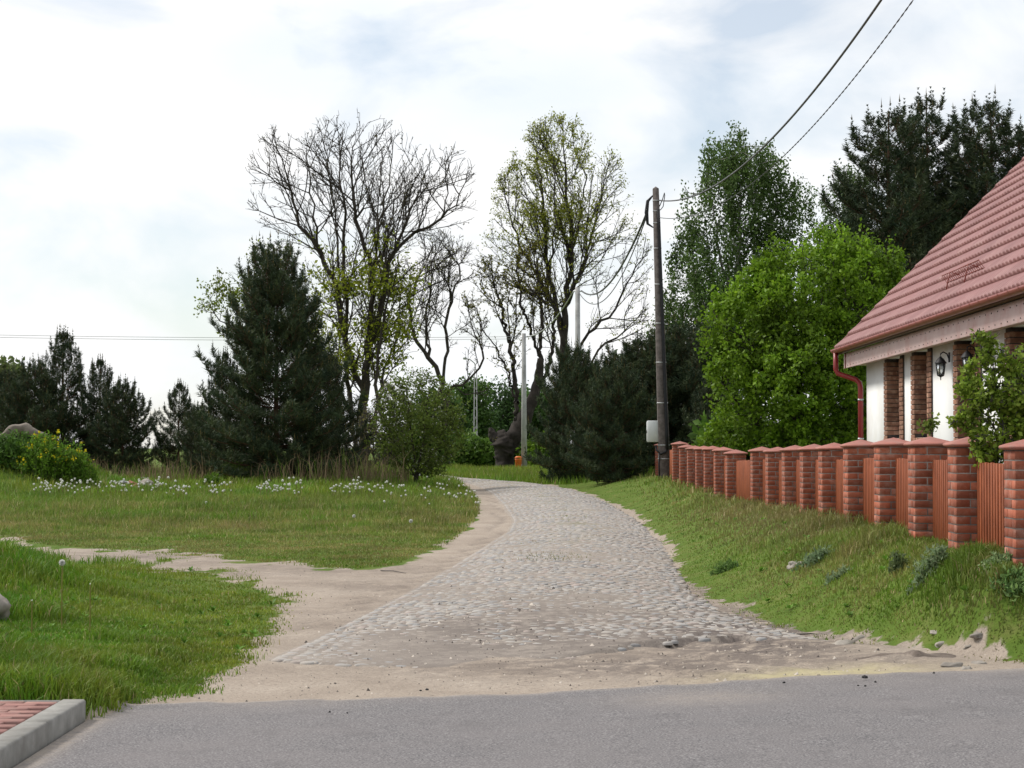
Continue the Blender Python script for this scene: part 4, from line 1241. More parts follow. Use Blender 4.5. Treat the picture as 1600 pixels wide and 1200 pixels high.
def ramify(pos, par, spec, Y, depth, rg, l1=3.6, gap=.42, up=.05, skip=0.25, wander=.07, tw=.55, n3=1.0):
    """side branches, branchlets and twigs on the drawn limbs; growth stops at the crown outline"""
    pos = [np.array(q) for q in pos]; par = list(par)
    n0 = len(pos)
    sp = np.array([e[:4] for e in spec], float)
    def inside(q, k=1.0):
        px, py = proj(q[0], q[1], q[2])
        dd = ((px - sp[:, 0]) / sp[:, 2]) ** 2 + ((py - sp[:, 1]) / sp[:, 3]) ** 2 + ((q[1] - Y) / (depth * sp[:, 2] / F * Y)) ** 2
        return (dd < k).any()
    cx_ = np.average(sp[:, 0], weights=sp[:, 2] * sp[:, 3]); ctr = at(cx_, 0, Y)
    def side(d, ang):
        r_ = nrm(np.cross(d, rg.normal(size=3)))
        return nrm(d * math.cos(ang) + r_ * math.sin(ang))
    def run(start, d, L, step, upk, wob, lim):
        cur = start; p = pos[start]; ids = []
        for _ in range(max(1, int(L / step))):
            out = np.array([p[0] - ctr[0], p[1] - ctr[1], 0.0]); out = out / (np.linalg.norm(out) + 1)
            d = nrm(d + rg.normal(0, wob, 3) + np.array([0, 0, upk]) + out * .05)
            p = p + d * step
            if not inside(p, lim):
                break
            pos.append(p); par.append(cur); cur = len(pos) - 1; ids.append((cur, d))
        return ids
    first = []
    for k in range(1, n0):
        if par[k] < 0 or not inside(pos[k], 1.15):
            continue
        d = nrm(pos[k] - pos[par[k]])
        if rg.random() < .45 / gap * .55:
            first.append((run(k, side(d, rg.uniform(.5, 1.1)), l1 * rg.uniform(.3, 1.1), .26, up, wander, 1.05)))
    ends = set(range(n0)) - set(par[:n0])
    for k in ends:                                   # limbs run out into a fan of branches
        d = nrm(pos[k] - pos[par[k]])
        for _ in range(4):
            first.append(run(k, side(d, rg.uniform(.1, .5)), l1 * rg.uniform(.5, .9), .24, up, wander, 1.1))
    second = []
    for ids in first:
        m_ = len(ids)
        for j, (k, d) in enumerate(ids):
            if j >= 1 and rg.random() < .42:
                second.append(run(k, side(d, rg.uniform(.4, .85)), (.5 + .36 * l1 * (1 - j / (m_ + 1))) * rg.uniform(.5, 1.1), .2, up, wander, 1.12))
    for ids in first + second:
        for j, (k, d) in enumerate(ids):
            if rg.random() < .5 * n3:
                run(k, side(d, rg.uniform(.35, .8)), tw * rg.uniform(.5, 1.3), .2, up * .8, wander, 1.2)
    return np.array(pos), np.array(par)

def radii(pos, par, tip=.010, e=2.3, cap=None):
    n = len(pos); r = np.zeros(n); acc = np.zeros(n)
    for k in range(n - 1, -1, -1):
        r[k] = max(tip, acc[k] ** (1 / e))
        if par[k] >= 0:
            acc[par[k]] += r[k] ** e
    return r if cap is None else np.minimum(r, cap)

def skeleton(lines, Y, step, rg, wob=.05):
    """main limbs drawn on the photo: (px, py, depth offset) polylines; the first starts at the ground, others start on an earlier one"""
    pos, par = [], []
    for ln in lines:
        pts = np.array([at(p[0], p[1], Y + (p[2] if len(p) > 2 else 0.0)) for p in ln])
        if not pos:
            pos.append(pts[0]); par.append(-1); cur = 0
        else:
            cur = int(((np.array(pos) - pts[0]) ** 2).sum(1).argmin())
        for a, b in zip(pts[:-1], pts[1:]):
            if cur is not None and a is pts[0]:
                a = pos[cur]
            n = max(1, int(np.linalg.norm(b - a) / step))
            for k in range(1, n + 1):
                q = a + (b - a) * k / n + rg.normal(0, wob, 3)
                pos.append(q); par.append(cur); cur = len(pos) - 1
    return pos, par

def twigs(pos, par, rad, n, length, rg, up=.3, maxr=.03):
    """fine side twigs on the thin wood"""
    ok = np.nonzero((rad < maxr) & (par >= 0))[0]
    k = rg.choice(ok, n)
    d = nrm(nrm(pos[k] - pos[par[k]]) * .7 + rg.normal(0, .55, (n, 3)) + np.array([0, 0, up]))
    p1 = pos[k] + d * rg.uniform(.4, 1.0, (n, 1)) * length
    return np.concatenate([pos, p1]), np.concatenate([par, k]), np.concatenate([rad, np.full(n, .006)])

def leaves(centers, size, rg, colr, droop=0.0, aspect=.62, flat=.0):
    n = len(centers)
    d = rg.normal(size=(n, 3)); d[:, 2] -= droop; d = nrm(d)
    nn = rg.normal(size=(n, 3)); nn[:, 2] += flat; s_ = nrm(np.cross(d, nn))
    L = (size * rg.uniform(.65, 1.3, n))[:, None]
    up_ = nrm(np.cross(s_, d)) * L * .12
    v = np.stack([centers, centers + d * L * .5 + s_ * L * aspect / 2 + up_, centers + d * L, centers + d * L * .5 - s_ * L * aspect / 2 + up_], 1).reshape(-1, 3)
    k = np.arange(n)[:, None] * 4
    f = np.concatenate([k + np.array([[0, 1, 2]]), k + np.array([[0, 2, 3]])])
    return v, f, np.repeat(colr, 4, 0)

def varcol(n, c1, c2, rg, lo=.7, hi=1.25):
    t = rg.random((n, 1))
    return (np.array(c1) * (1 - t) + np.array(c2) * t) * rg.uniform(lo, hi, (n, 1))

def tree(name, label, cat, pos, par, rad, bark, leafset=None, group=None, leaf='leaf', crown='crown'):
    root = pos[0].copy(); g0 = gz(root[0], root[1])
    t = empty(name, (root[0], root[1], g0)); tag(t, label, cat, group)
    o = np.array(t.location)
    mb = wood(pos - o, par, rad)
    if leafset is None or not len(leafset):
        thick = rad >= .045
        # trunk with limbs, and the fine bare crown
        e = par >= 0
        big = MB(); small = MB()
        idx = np.nonzero(e)[0]
        r1 = rad[idx]; r0 = np.minimum(rad[par[idx]], rad[idx] * 1.25 + .002)
        m_ = r1 >= .05
        v, f = frustums(pos[par[idx[m_]]] - o, pos[idx[m_]] - o, r0[m_], r1[m_], 8); big.add(v, f)
        v, f = frustums(pos[par[idx[~m_]]] - o, pos[idx[~m_]] - o, r0[~m_], r1[~m_], 3); small.add(v, f)
        big.build('trunk', M[bark], t, smooth=True)
        tag(small.build('twigs', M[bark], t), kind='stuff')
    else:
        mb.build('trunk', M[bark], t, smooth=True)
        V, Fc, Cc = [], [], []; off = 0
        for v, f, c in leafset:
            V.append(v - o); Fc.append(f + off); Cc.append(c); off += len(v)
        tag(obj(crown, mesh_np(crown, np.concatenate(V), np.concatenate(Fc), M[leaf], np.concatenate(Cc)), t), kind='stuff')
    return t

def both(name, label, cat, pos, par, rad, bark, leafset, group=None):
    """bare-looking tree: trunk, twigs and a thin set of young leaves"""
    t = tree(name, label, cat, pos, par, rad, bark, None, group)
    o = np.array(t.location)
    V, Fc, Cc = [], [], []; off = 0
    for v, f, c in leafset:
        V.append(v - o); Fc.append(f + off); Cc.append(c); off += len(v)
    tag(obj('young_leaves', mesh_np('young_leaves', np.concatenate(V), np.concatenate(Fc), M['leaf'], np.concatenate(Cc)), t), kind='stuff')
    return t

# --- the big bare tree left of the road
rg = np.random.default_rng(101)
Y = 90
lines = [[(566, 748), (566, 690), (570, 620), (574, 560), (578, 500), (582, 440), (570, 385), (556, 345), (553, 300, 1), (548, 250, 1), (556, 205, 2)],
         [(574, 560), (592, 500), (600, 450), (616, 392), (650, 366), (690, 343), (712, 318), (726, 285)],
         [(570, 620), (548, 560), (535, 500), (524, 440), (500, 395), (470, 352), (456, 300), (446, 262), (432, 232)],
         [(535, 500), (530, 430, 2), (526, 360, 2), (522, 310, 2), (512, 255, 2)],
         [(582, 440), (592, 370, -2), (600, 310, -2), (622, 255, -2), (640, 215, -2)],
         [(600, 450), (604, 385, 3), (615, 320, 3), (660, 275, 3)],
         [(556, 345), (575, 300, -3), (590, 245, -3), (586, 205, -3)],
         [(616, 392), (648, 318, 1), (664, 270, 1)],
         [(566, 690), (588, 640, 1), (606, 560, 1), (628, 500, 1), (660, 468, 1)],
         [(566, 690), (545, 640, -1), (520, 580, -1), (492, 510, -1), (470, 460, -1)],
         [(566, 735), (553, 680, 1), (546, 610, 1), (540, 540, 1), (543, 470, 1), (536, 400, 1), (540, 330, 1), (530, 270, 1)],
         [(566, 735), (584, 680, -1), (588, 600, -1), (596, 520, -1), (612, 450, -1), (640, 420, -1), (680, 395, -1), (705, 370, -1)],
         [(500, 395), (490, 340, -1), (484, 285, -1), (478, 225, -1)], [(524, 440), (505, 380, 2), (470, 310, 3), (462, 240, 3)], [(600, 450), (640, 385, 3), (668, 320, 3), (690, 250, 3)], [(556, 345), (535, 300, -3), (505, 240, -3), (498, 205, -3)],
         [(456, 300), (430, 285), (408, 262)], [(470, 352), (430, 345), (405, 330)], [(690, 343), (700, 300, 1), (695, 260, 1)], [(650, 366), (672, 320, -2), (680, 275, -2)]]
pos, par = skeleton(lines, Y, .45, rg, .05)
BT = ([(440, 283, 54, 82), (560, 262, 95, 84, 1.3), (686, 300, 56, 76), (600, 330, 110, 90), (480, 370, 70, 60), (570, 430, 95, 70), (560, 540, 90, 90, .7)])
pos, par = ramify(pos, par, BT, Y, .85, rg, 6.2, .25, .035)
rad = np.minimum(radii(pos, par, .0095, 2.5), .40)
p2, q2, r2 = twigs(pos, par, rad, 5000, .3, rg, .5)
tips = np.nonzero((p2[:, 2] < at(0, 370, Y)[2]) & (p2[:, 2] > at(0, 640, Y)[2]) & (r2 < .02))[0]
k = rg.choice(tips, 12500)
cl = vnoise(p2[k, 0] + p2[k, 1], p2[k, 2], .9, 5) > .5
k = k[cl]
lv = leaves(p2[k] + rg.normal(0, .16, (len(k), 3)), .17, rg, varcol(len(k), (.18, .24, .014), (.31, .34, .028), rg))
k2 = rg.choice(np.nonzero(r2 < .012)[0], 2600)
lv2 = leaves(p2[k2], .085, rg, varcol(len(k2), (.08, .07, .03), (.14, .12, .04), rg))
both('bare_tree', 'tall spreading tree, bare above and yellow-green below, behind the large pine', 'tree', p2, q2, r2, 'bark_dark', [lv, lv2])

# --- second bare tree, right of it
rg = np.random.default_rng(102)
Y = 100
lines = [[(700, 745), (698, 690), (695, 640), (690, 600), (676, 560), (668, 510), (672, 450), (680, 400)],
         [(695, 640), (706, 605), (735, 592), (752, 578), (760, 545)],
         [(690, 600), (700, 560), (694, 520), (705, 470), (718, 420)],
         [(676, 560), (650, 530), (640, 480), (652, 430)], [(706, 605), (726, 612), (742, 608), (748, 628)], [(668, 510), (690, 470, 2), (700, 400, 2)]]
pos, par = skeleton(lines, Y, .4, rg, .09)
BT = ([(690, 440, 62, 76), (650, 500, 45, 70), (725, 500, 40, 75), (740, 590, 30, 35, .6)])
pos, par = ramify(pos, par, BT, Y, .9, rg, 4.6, .32, .015, wander=.1)
rad = np.minimum(radii(pos, par, .010, 2.45), .34)
p2, q2, r2 = twigs(pos, par, rad, 2500, .3, rg, .3)
k2 = rg.choice(np.nonzero(r2 < .012)[0], 700)
both('bare_tree', 'crooked bare tree with dropping limbs behind the pale flowering shrub', 'tree', p2, q2, r2, 'bark_dark', [leaves(p2[k2], .10, rg, varcol(len(k2), (.13, .15, .02), (.2, .2, .03), rg))])

# --- oak coming into leaf
rg = np.random.default_rng(103)
Y = 112
lines = [[(884, 740), (882, 660), (880, 600), (881, 540), (884, 480), (890, 420), (892, 360), (886, 300), (884, 240), (880, 205)],
         [(881, 540), (868, 480), (856, 420), (850, 350), (846, 290), (838, 240)],
         [(868, 480), (840, 430), (815, 390), (798, 340), (790, 310)],
         [(880, 600), (900, 560), (918, 520), (950, 495), (975, 455), (1000, 405)],
         [(884, 480), (908, 420), (925, 370), (940, 310), (948, 265)],
         [(890, 420), (905, 350, 2), (912, 280, 2), (918, 225, 2)],
         [(918, 520), (945, 450, -2), (960, 390, -2), (968, 330, -2)],
         [(880, 600), (912, 590, 1), (935, 545, 1), (975, 520, 1), (1000, 495, 1)],
         [(868, 480), (838, 400, 2), (822, 330, 2), (812, 270, 2)], [(856, 420), (830, 350, -2), (815, 300, -3)], [(884, 480), (920, 400, -3), (935, 330, -3), (930, 260, -3)],
         [(856, 420), (868, 350, -2), (866, 280, -2), (862, 220, -2)]]
pos, par = skeleton(lines, Y, .45, rg, .06)
BT = ([(876, 262, 72, 76, 1.2), (940, 320, 42, 75), (820, 330, 52, 75), (880, 400, 100, 90), (965, 430, 54, 92), (965, 520, 58, 44), (798, 410, 58, 76), (915, 300, 60, 80)])
pos, par = ramify(pos, par, BT, Y, .85, rg, 6.6, .27, .04)
rad = np.minimum(radii(pos, par, .0105, 2.45), .44)
p2, q2, r2 = twigs(pos, par, rad, 4000, .34, rg, .5)
fine = np.nonzero(r2 < .013)[0]
topz = at(0, 380, Y)[2]
wgt = np.where(p2[fine, 2] > topz, 1.0, .30); wgt *= np.where(p2[fine, 0] > at(930, 0, Y)[0], .55, 1.0)
wgt *= .5 + vnoise(p2[fine, 0] * 1.0, p2[fine, 2], .8, 6)
k = rg.choice(fine, 15000, p=wgt / wgt.sum())
lv = leaves(p2[k] + rg.normal(0, .10, (len(k), 3)), .125, rg, varcol(len(k), (.20, .24, .025), (.34, .36, .05), rg))
both('oak_tree', 'tall oak opening its first yellow-green leaves beyond the bend', 'tree', p2, q2, r2, 'bark_oak', [lv])

# --- old pollard leaning right by the litter bin
rg = np.random.default_rng(104)
Y = 109
lines = [[(791, 738), (790, 715), (790, 695), (797, 684), (806, 672), (818, 650), (832, 625), (842, 598), (844, 560), (846, 510), (842, 450), (836, 400)],
         [(806, 672), (808, 640), (806, 600), (800, 560), (790, 510), (778, 460)],
         [(808, 640), (796, 590), (776, 545), (752, 510), (744, 480)],
         [(842, 598), (858, 570), (868, 530), (866, 480)], [(844, 560), (830, 520), (815, 470), (808, 420)], [(797, 684), (815, 680), (830, 668)], [(790, 695), (778, 688), (768, 680), (766, 672)]]
pos, par = skeleton(lines, Y, .18, rg, .06)
BT = ([(775, 480, 50, 76), (745, 510, 30, 60, .6), (825, 450, 45, 70), (790, 570, 45, 40, .5), (850, 500, 35, 60, .6)])
pos, par = ramify(pos, par, BT, Y, .8, rg, 5.0, .62, .04)
rad = np.minimum(radii(pos, par, .012, 2.35), .34)
zl = gz(pos[0][0], pos[0][1])
p2, q2, r2 = twigs(pos, par, rad, 2200, .3, rg, .4)
fine = np.nonzero(r2 < .013)[0]
k = rg.choice(fine, 3600)
pt_ = both('pollard_tree', 'old pollard with thick knobbly trunk leaning towards the concrete pole', 'tree', p2, q2, r2, 'bark_oak', [leaves(p2[k], .13, rg, varcol(len(k), (.13, .14, .015), (.22, .2, .025), rg))])
def knobby(pxs, rr, seed):
    ln = np.array([at(a, b, Y) for a, b in pxs]) - np.array(pt_.location)
    tt_ = np.linspace(0, len(ln) - 1, len(ln) * 6)
    q = np.stack([np.interp(tt_, np.arange(len(ln)), ln[:, c]) for c in range(3)], -1)
    r_ = np.interp(tt_, np.arange(len(ln)), rr)
    mb = MB().tube(q, r_, 16)
    rs_ = np.random.default_rng(seed); v = mb.v[0]
    ang_ = np.tile(np.arange(16), len(q)); row = np.repeat(np.arange(len(q)), 16)
    cen = np.repeat(q, 16, 0)
    k_ = 1 + .42 * (vnoise(row * 1.0, ang_ * 1.0, 3.1, seed) - .5) + .3 * (vnoise(row * 1.0, ang_ * 1.0, 1.3, seed + 1) - .5)
    mb.v[0] = cen + (v - cen) * k_[:, None]
    return mb
knobby([(791, 741), (790, 725), (789, 708), (787, 692), (784, 680), (782, 672)], [.62, .48, .54, .68, .5, .15], 5).build('bole', M['bark_oak'], pt_, smooth=True)
knobby([(790, 706), (799, 688), (812, 668), (824, 645), (835, 620), (842, 596), (845, 560)], [.50, .50, .42, .36, .30, .24, .18], 8).build('leaning_limb', M['bark_oak'], pt_, smooth=True)
knobby([(784, 696), (774, 686), (768, 676), (766, 668)], [.34, .30, .22, .08], 9).build('burr', M['bark_oak'], pt_, smooth=True)

# --- leafy trees and shrubs
def leafy(name, label, cat, base, ells, Y, natt, step, infl, kill, nleaf, lsize, c1, c2, bark, seed, depth=.85, up=.1, tip=.008, e=2.3, spread=.1, lines=None, hollow=.2, droop=0.0, strands=0, group=None, twn=0, cap=.2, extra=None, patch=None):
    rg = np.random.default_rng(seed)
    lines = lines or [[base, (base[0], base[1] - 25), (ells[0][0], ells[0][1] + ells[0][3] * .3)]]
    pos, par = skeleton(lines, Y, step, rg, step * .12)
    pos[0] = np.array([pos[0][0], pos[0][1], gz(pos[0][0], pos[0][1]) - .1])
    att = ellipses(ells, Y, depth, natt, rg, hollow)
    pos, par = colonize(att, pos, par, step, infl, kill, 90, rg, up, .2, 7000)
    rad = np.minimum(radii(pos, par, tip, e), cap)
    if twn:
        pos, par, rad = twigs(pos, par, rad, twn, step * 1.5, rg, up * 3)
    fine = np.nonzero(rad < tip * 1.8)[0]
    wl_ = .32 + sm((vnoise(pos[fine, 0] + .6 * pos[fine, 1], pos[fine, 2] - .4 * pos[fine, 1], step * 2.6, seed + 1) - .28) * 3.2)
    k = rg.choice(fine, nleaf, p=wl_ / wl_.sum())
    cen = pos[k] + rg.normal(0, spread, (nleaf, 3))
    if strands:
        cen[:, 2] -= rg.random(nleaf) ** 1.4 * strands
        cen[:, :2] = pos[k, :2] + rg.normal(0, spread * .7, (nleaf, 2))
    colr = varcol(nleaf, c1, c2, rg)
    sc_ = 6 * step
    colr = colr * (.62 + .76 * vnoise(cen[:, 0] + .7 * cen[:, 1], cen[:, 2] + .5 * cen[:, 1], sc_ * .6, seed))[:, None]
    sets = [leaves(cen, lsize, rg, colr, droop)]
    if extra:
        sets += extra(pos, fine, rg)
    return tree(name, label, cat, pos, par, rad, bark, sets, group)

BRIGHT = ((.105, .205, .012), (.195, .315, .022))
leafy('maple_tree', 'dense bright green tree behind the fence beside the house', 'tree', (1250, 705),
      [(1260, 480, 85, 105, 1.1), (1180, 560, 80, 120), (1340, 470, 72, 105), (1250, 590, 130, 105), (1150, 600, 48, 85), (1330, 590, 80, 100), (1385, 430, 30, 50, .8), (1215, 440, 45, 62), (1310, 400, 35, 48), (1130, 520, 38, 70), (1195, 660, 85, 38), (1300, 660, 80, 38), (1150, 688, 60, 24), (1270, 690, 90, 24), (1215, 405, 13, 38, 1.6), (1300, 380, 12, 34, 1.6), (1352, 378, 13, 32, 1.6), (1400, 408, 13, 32, 1.6), (1180, 450, 14, 34, 1.4), (1116, 480, 14, 36, 1.4), (1255, 400, 14, 36, 1.4)],
      50, 4200, .20, 2.6, .24, 60000, .115, *BRIGHT, 'bark_dark', 201, 1.0, .22, .007, 2.3, .09, hollow=.55,
      lines=[[(1250, 715), (1250, 660), (1250, 600), (1255, 500)], [(1250, 660), (1200, 600), (1175, 540)], [(1250, 660), (1300, 590), (1340, 500)], [(1250, 700), (1180, 660), (1130, 600)]])
leafy('birch_tree', 'tall birch with drooping fine foliage behind the utility pole', 'tree', (1140, 700),
      [(1160, 290, 80, 75), (1120, 400, 75, 90), (1210, 350, 55, 80), (1150, 480, 105, 90), (1070, 480, 45, 80), (1140, 240, 50, 38), (1235, 320, 30, 50), (1060, 570, 50, 60), (1120, 560, 90, 60), (1038, 500, 26, 62), (1092, 320, 30, 55), (1252, 310, 26, 42), (1150, 215, 24, 26), (1200, 240, 22, 26)],
      78, 3600, .30, 3.6, .40, 62000, .125, (.065, .125, .028), (.125, .195, .05), 'bark_birch', 202, .8, .1, .010, 2.3, .16, hollow=.3, strands=1.1, droop=1.2,
      lines=[[(1140, 710), (1142, 600), (1148, 480), (1155, 360), (1160, 260), (1158, 210)], [(1142, 600), (1100, 480), (1080, 420)], [(1148, 480), (1190, 380), (1215, 320)], [(1148, 480), (1120, 380), (1110, 300)]])
leafy('birch_tree', 'slender birch between the drooping birch and tall dark pines', 'tree', (1330, 690),
      [(1325, 300, 38, 50), (1320, 370, 45, 60), (1290, 420, 40, 50)], 80, 1200, .34, 3.6, .45, 12000, .12, (.055, .105, .025), (.11, .17, .045), 'bark_birch', 203, .9, .1, .01, 2.3, .15, hollow=.2, strands=.7, droop=1.0,
      lines=[[(1330, 700), (1328, 560), (1325, 400), (1322, 270)]])
leafy('blossom_shrub', 'loose pale green flowering shrub on the left road edge', 'shrub', (650, 752),
      [(650, 640, 60, 60), (610, 670, 35, 50), (695, 660, 32, 55), (650, 700, 55, 40), (650, 600, 35, 28, .6), (705, 690, 22, 30), (650, 732, 38, 18), (628, 735, 18, 14), (676, 732, 18, 14)], 61, 2000, .13, 1.6, .18, 9500, .09, (.10, .16, .02), (.17, .22, .045), 'bark_dark', 204, .9, .15, .005, 2.2, .06,
      lines=[[(650, 752), (648, 720), (642, 670), (635, 610)], [(650, 750), (660, 700), (668, 620)], [(650, 750), (630, 710), (602, 670)], [(650, 750), (672, 710), (700, 660)], [(650, 745), (620, 720), (595, 690)]], twn=900, cap=.05,
      extra=lambda p, f, r: [leaves(p[r.choice(f, 420)] + r.normal(0, .06, (420, 3)), .07, r, varcol(420, (.55, .55, .45), (.65, .66, .6), r))])
leafy('young_tree', 'small leafing tree reaching out left behind the large pine', 'tree', (395, 735),
      [(345, 470, 34, 42), (380, 490, 36, 60), (410, 430, 30, 40), (430, 400, 30, 36)], 72, 700, .26, 3.0, .36, 1900, .12, (.12, .17, .02), (.2, .24, .04), 'bark_dark', 205, .7, .08, .008, 2.3, .08,
      lines=[[(395, 735), (392, 620), (385, 540), (370, 520), (345, 500), (325, 478)], [(385, 540), (390, 480), (405, 430)]], twn=400, cap=.09)
# right-hand garden shrub hanging over the fence
sh_sp = [(1540, 640, 38, 60), (1575, 620, 40, 70), (1520, 600, 26, 42), (1545, 560, 26, 34), (1590, 690, 40, 50), (1600, 580, 30, 45), (1560, 690, 40, 36), (1553, 715, 22, 22, .8), (1530, 525, 10, 20, .8), (1640, 640, 50, 80), (1500, 655, 16, 14, .6), (1505, 610, 14, 12, .6)]
leafy('garden_shrub', 'light green willowy shrub leaning over the fence beside the house', 'shrub', (1585, 830),
      sh_sp, 17.6, 1700, .06, .75, .085, 10500, .05, (.15, .25, .022), (.27, .35, .05), 'bark_grey', 206, .9, .12, .0022, 2.2, .025,
      lines=[[(1585, 850), (1580, 780), (1572, 700), (1560, 620), (1548, 560)], [(1580, 780), (1600, 700), (1605, 620)], [(1572, 700), (1535, 640), (1518, 600)], [(1580, 760), (1630, 680)]], twn=1200, cap=.02, hollow=.1)
leafy('sapling', 'small leafy twig poking above the fence before a brick window', 'sapling', (1462, 800),
      [(1453, 668, 16, 14), (1462, 660, 8, 16, .6)], 21.2, 90, .05, .6, .08, 110, .06, (.12, .18, .03), (.2, .25, .05), 'bark_grey', 207, .8, .1, .0025, 2.2, .03,
      lines=[[(1462, 860), (1462, 760), (1458, 700), (1455, 680)]], cap=.008)
# scrub and far trees seen under and between the big crowns
leafy('thicket', 'grey-brown leafless thicket at the foot of the tall bare tree', 'thicket', (585, 745),
      [(585, 690, 45, 55), (550, 700, 34, 48), (612, 650, 30, 50), (530, 715, 30, 34)], 76, 2600, .2, 2.4, .26, 2600, .10, (.10, .085, .045), (.17, .16, .05), 'bark_grey', 208, .8, .2, .008, 2.3, .08,
      lines=[[(585, 748), (585, 720), (580, 670)], [(585, 745), (560, 710), (550, 680)], [(585, 745), (605, 700), (615, 650)]], twn=5200, cap=.03)
for k, (bx_, by_, el, Yk, lab, c1, c2, sd_) in enumerate([
        (735, 738, [(735, 640, 32, 50), (720, 670, 30, 50), (700, 690, 30, 45), (735, 700, 45, 36)], 135, 'mid green tree behind the slotted lamp post', (.045, .10, .02), (.09, .16, .03), 301),
        (790, 735, [(785, 640, 38, 45), (765, 680, 40, 45), (800, 690, 45, 45)], 142, 'deep green tree behind the old pollard trunk', (.04, .085, .025), (.07, .13, .035), 302),
        (845, 735, [(848, 690, 26, 44), (835, 650, 26, 40), (870, 650, 26, 36)], 136, 'green tree seen right of the concrete pole', (.045, .10, .02), (.08, .15, .03), 303),
        (725, 745, [(722, 715, 40, 26), (700, 722, 25, 22), (752, 718, 22, 22)], 112, 'bright low bush at the left of the slotted lamp post', (.07, .15, .02), (.12, .2, .03), 304),
        (850, 738, [(848, 715, 16, 22)], 108, 'small fresh green bush beside the concrete pole', (.09, .17, .015), (.14, .23, .02), 305),
        (975, 720, [(985, 590, 45, 30), (940, 620, 40, 40), (1000, 640, 50, 50)], 118, 'pale blue-green tree behind the dark roadside pines', (.06, .11, .04), (.1, .15, .06), 306),
        (10, 720, [(12, 600, 26, 34), (-30, 610, 40, 45), (0, 660, 50, 50)], 92, 'pale leafy tree at far left behind the pines', (.09, .13, .04), (.14, .18, .06), 307),
        (1230, 715, [(1170, 692, 60, 26), (1260, 694, 70, 26), (1330, 690, 40, 26)], 56, 'low dark hedge behind the fence under the bright green tree', (.05, .11, .015), (.10, .18, .025), 309),
        (690, 738, [(680, 665, 42, 50), (660, 690, 40, 40), (705, 690, 34, 40)], 128, 'soft green tree behind the flowering shrub and crooked bare tree', (.05, .105, .025), (.095, .165, .04), 310),
        (828, 738, [(822, 650, 34, 48), (835, 690, 40, 44), (800, 670, 34, 44)], 150, 'blue-green tree filling the gap behind the leaning pollard limb', (.045, .095, .035), (.08, .14, .05), 311),
        (640, 742, [(668, 700, 30, 36), (640, 712, 40, 28)], 98, 'green bush behind the flowering shrub', (.055, .115, .02), (.1, .17, .03), 308)]):
    leafy('hedge' if 'hedge' in lab else 'far_tree' if 'tree' in lab else 'bush', lab, 'hedge' if 'hedge' in lab else 'tree' if 'tree' in lab else 'bush', (bx_, by_), el, Yk, 1300, .40, 4.5, .5, 11000, .26, c1, c2, 'bark_dark', sd_, .9, .1, .012, 2.3, .25, hollow=.3)

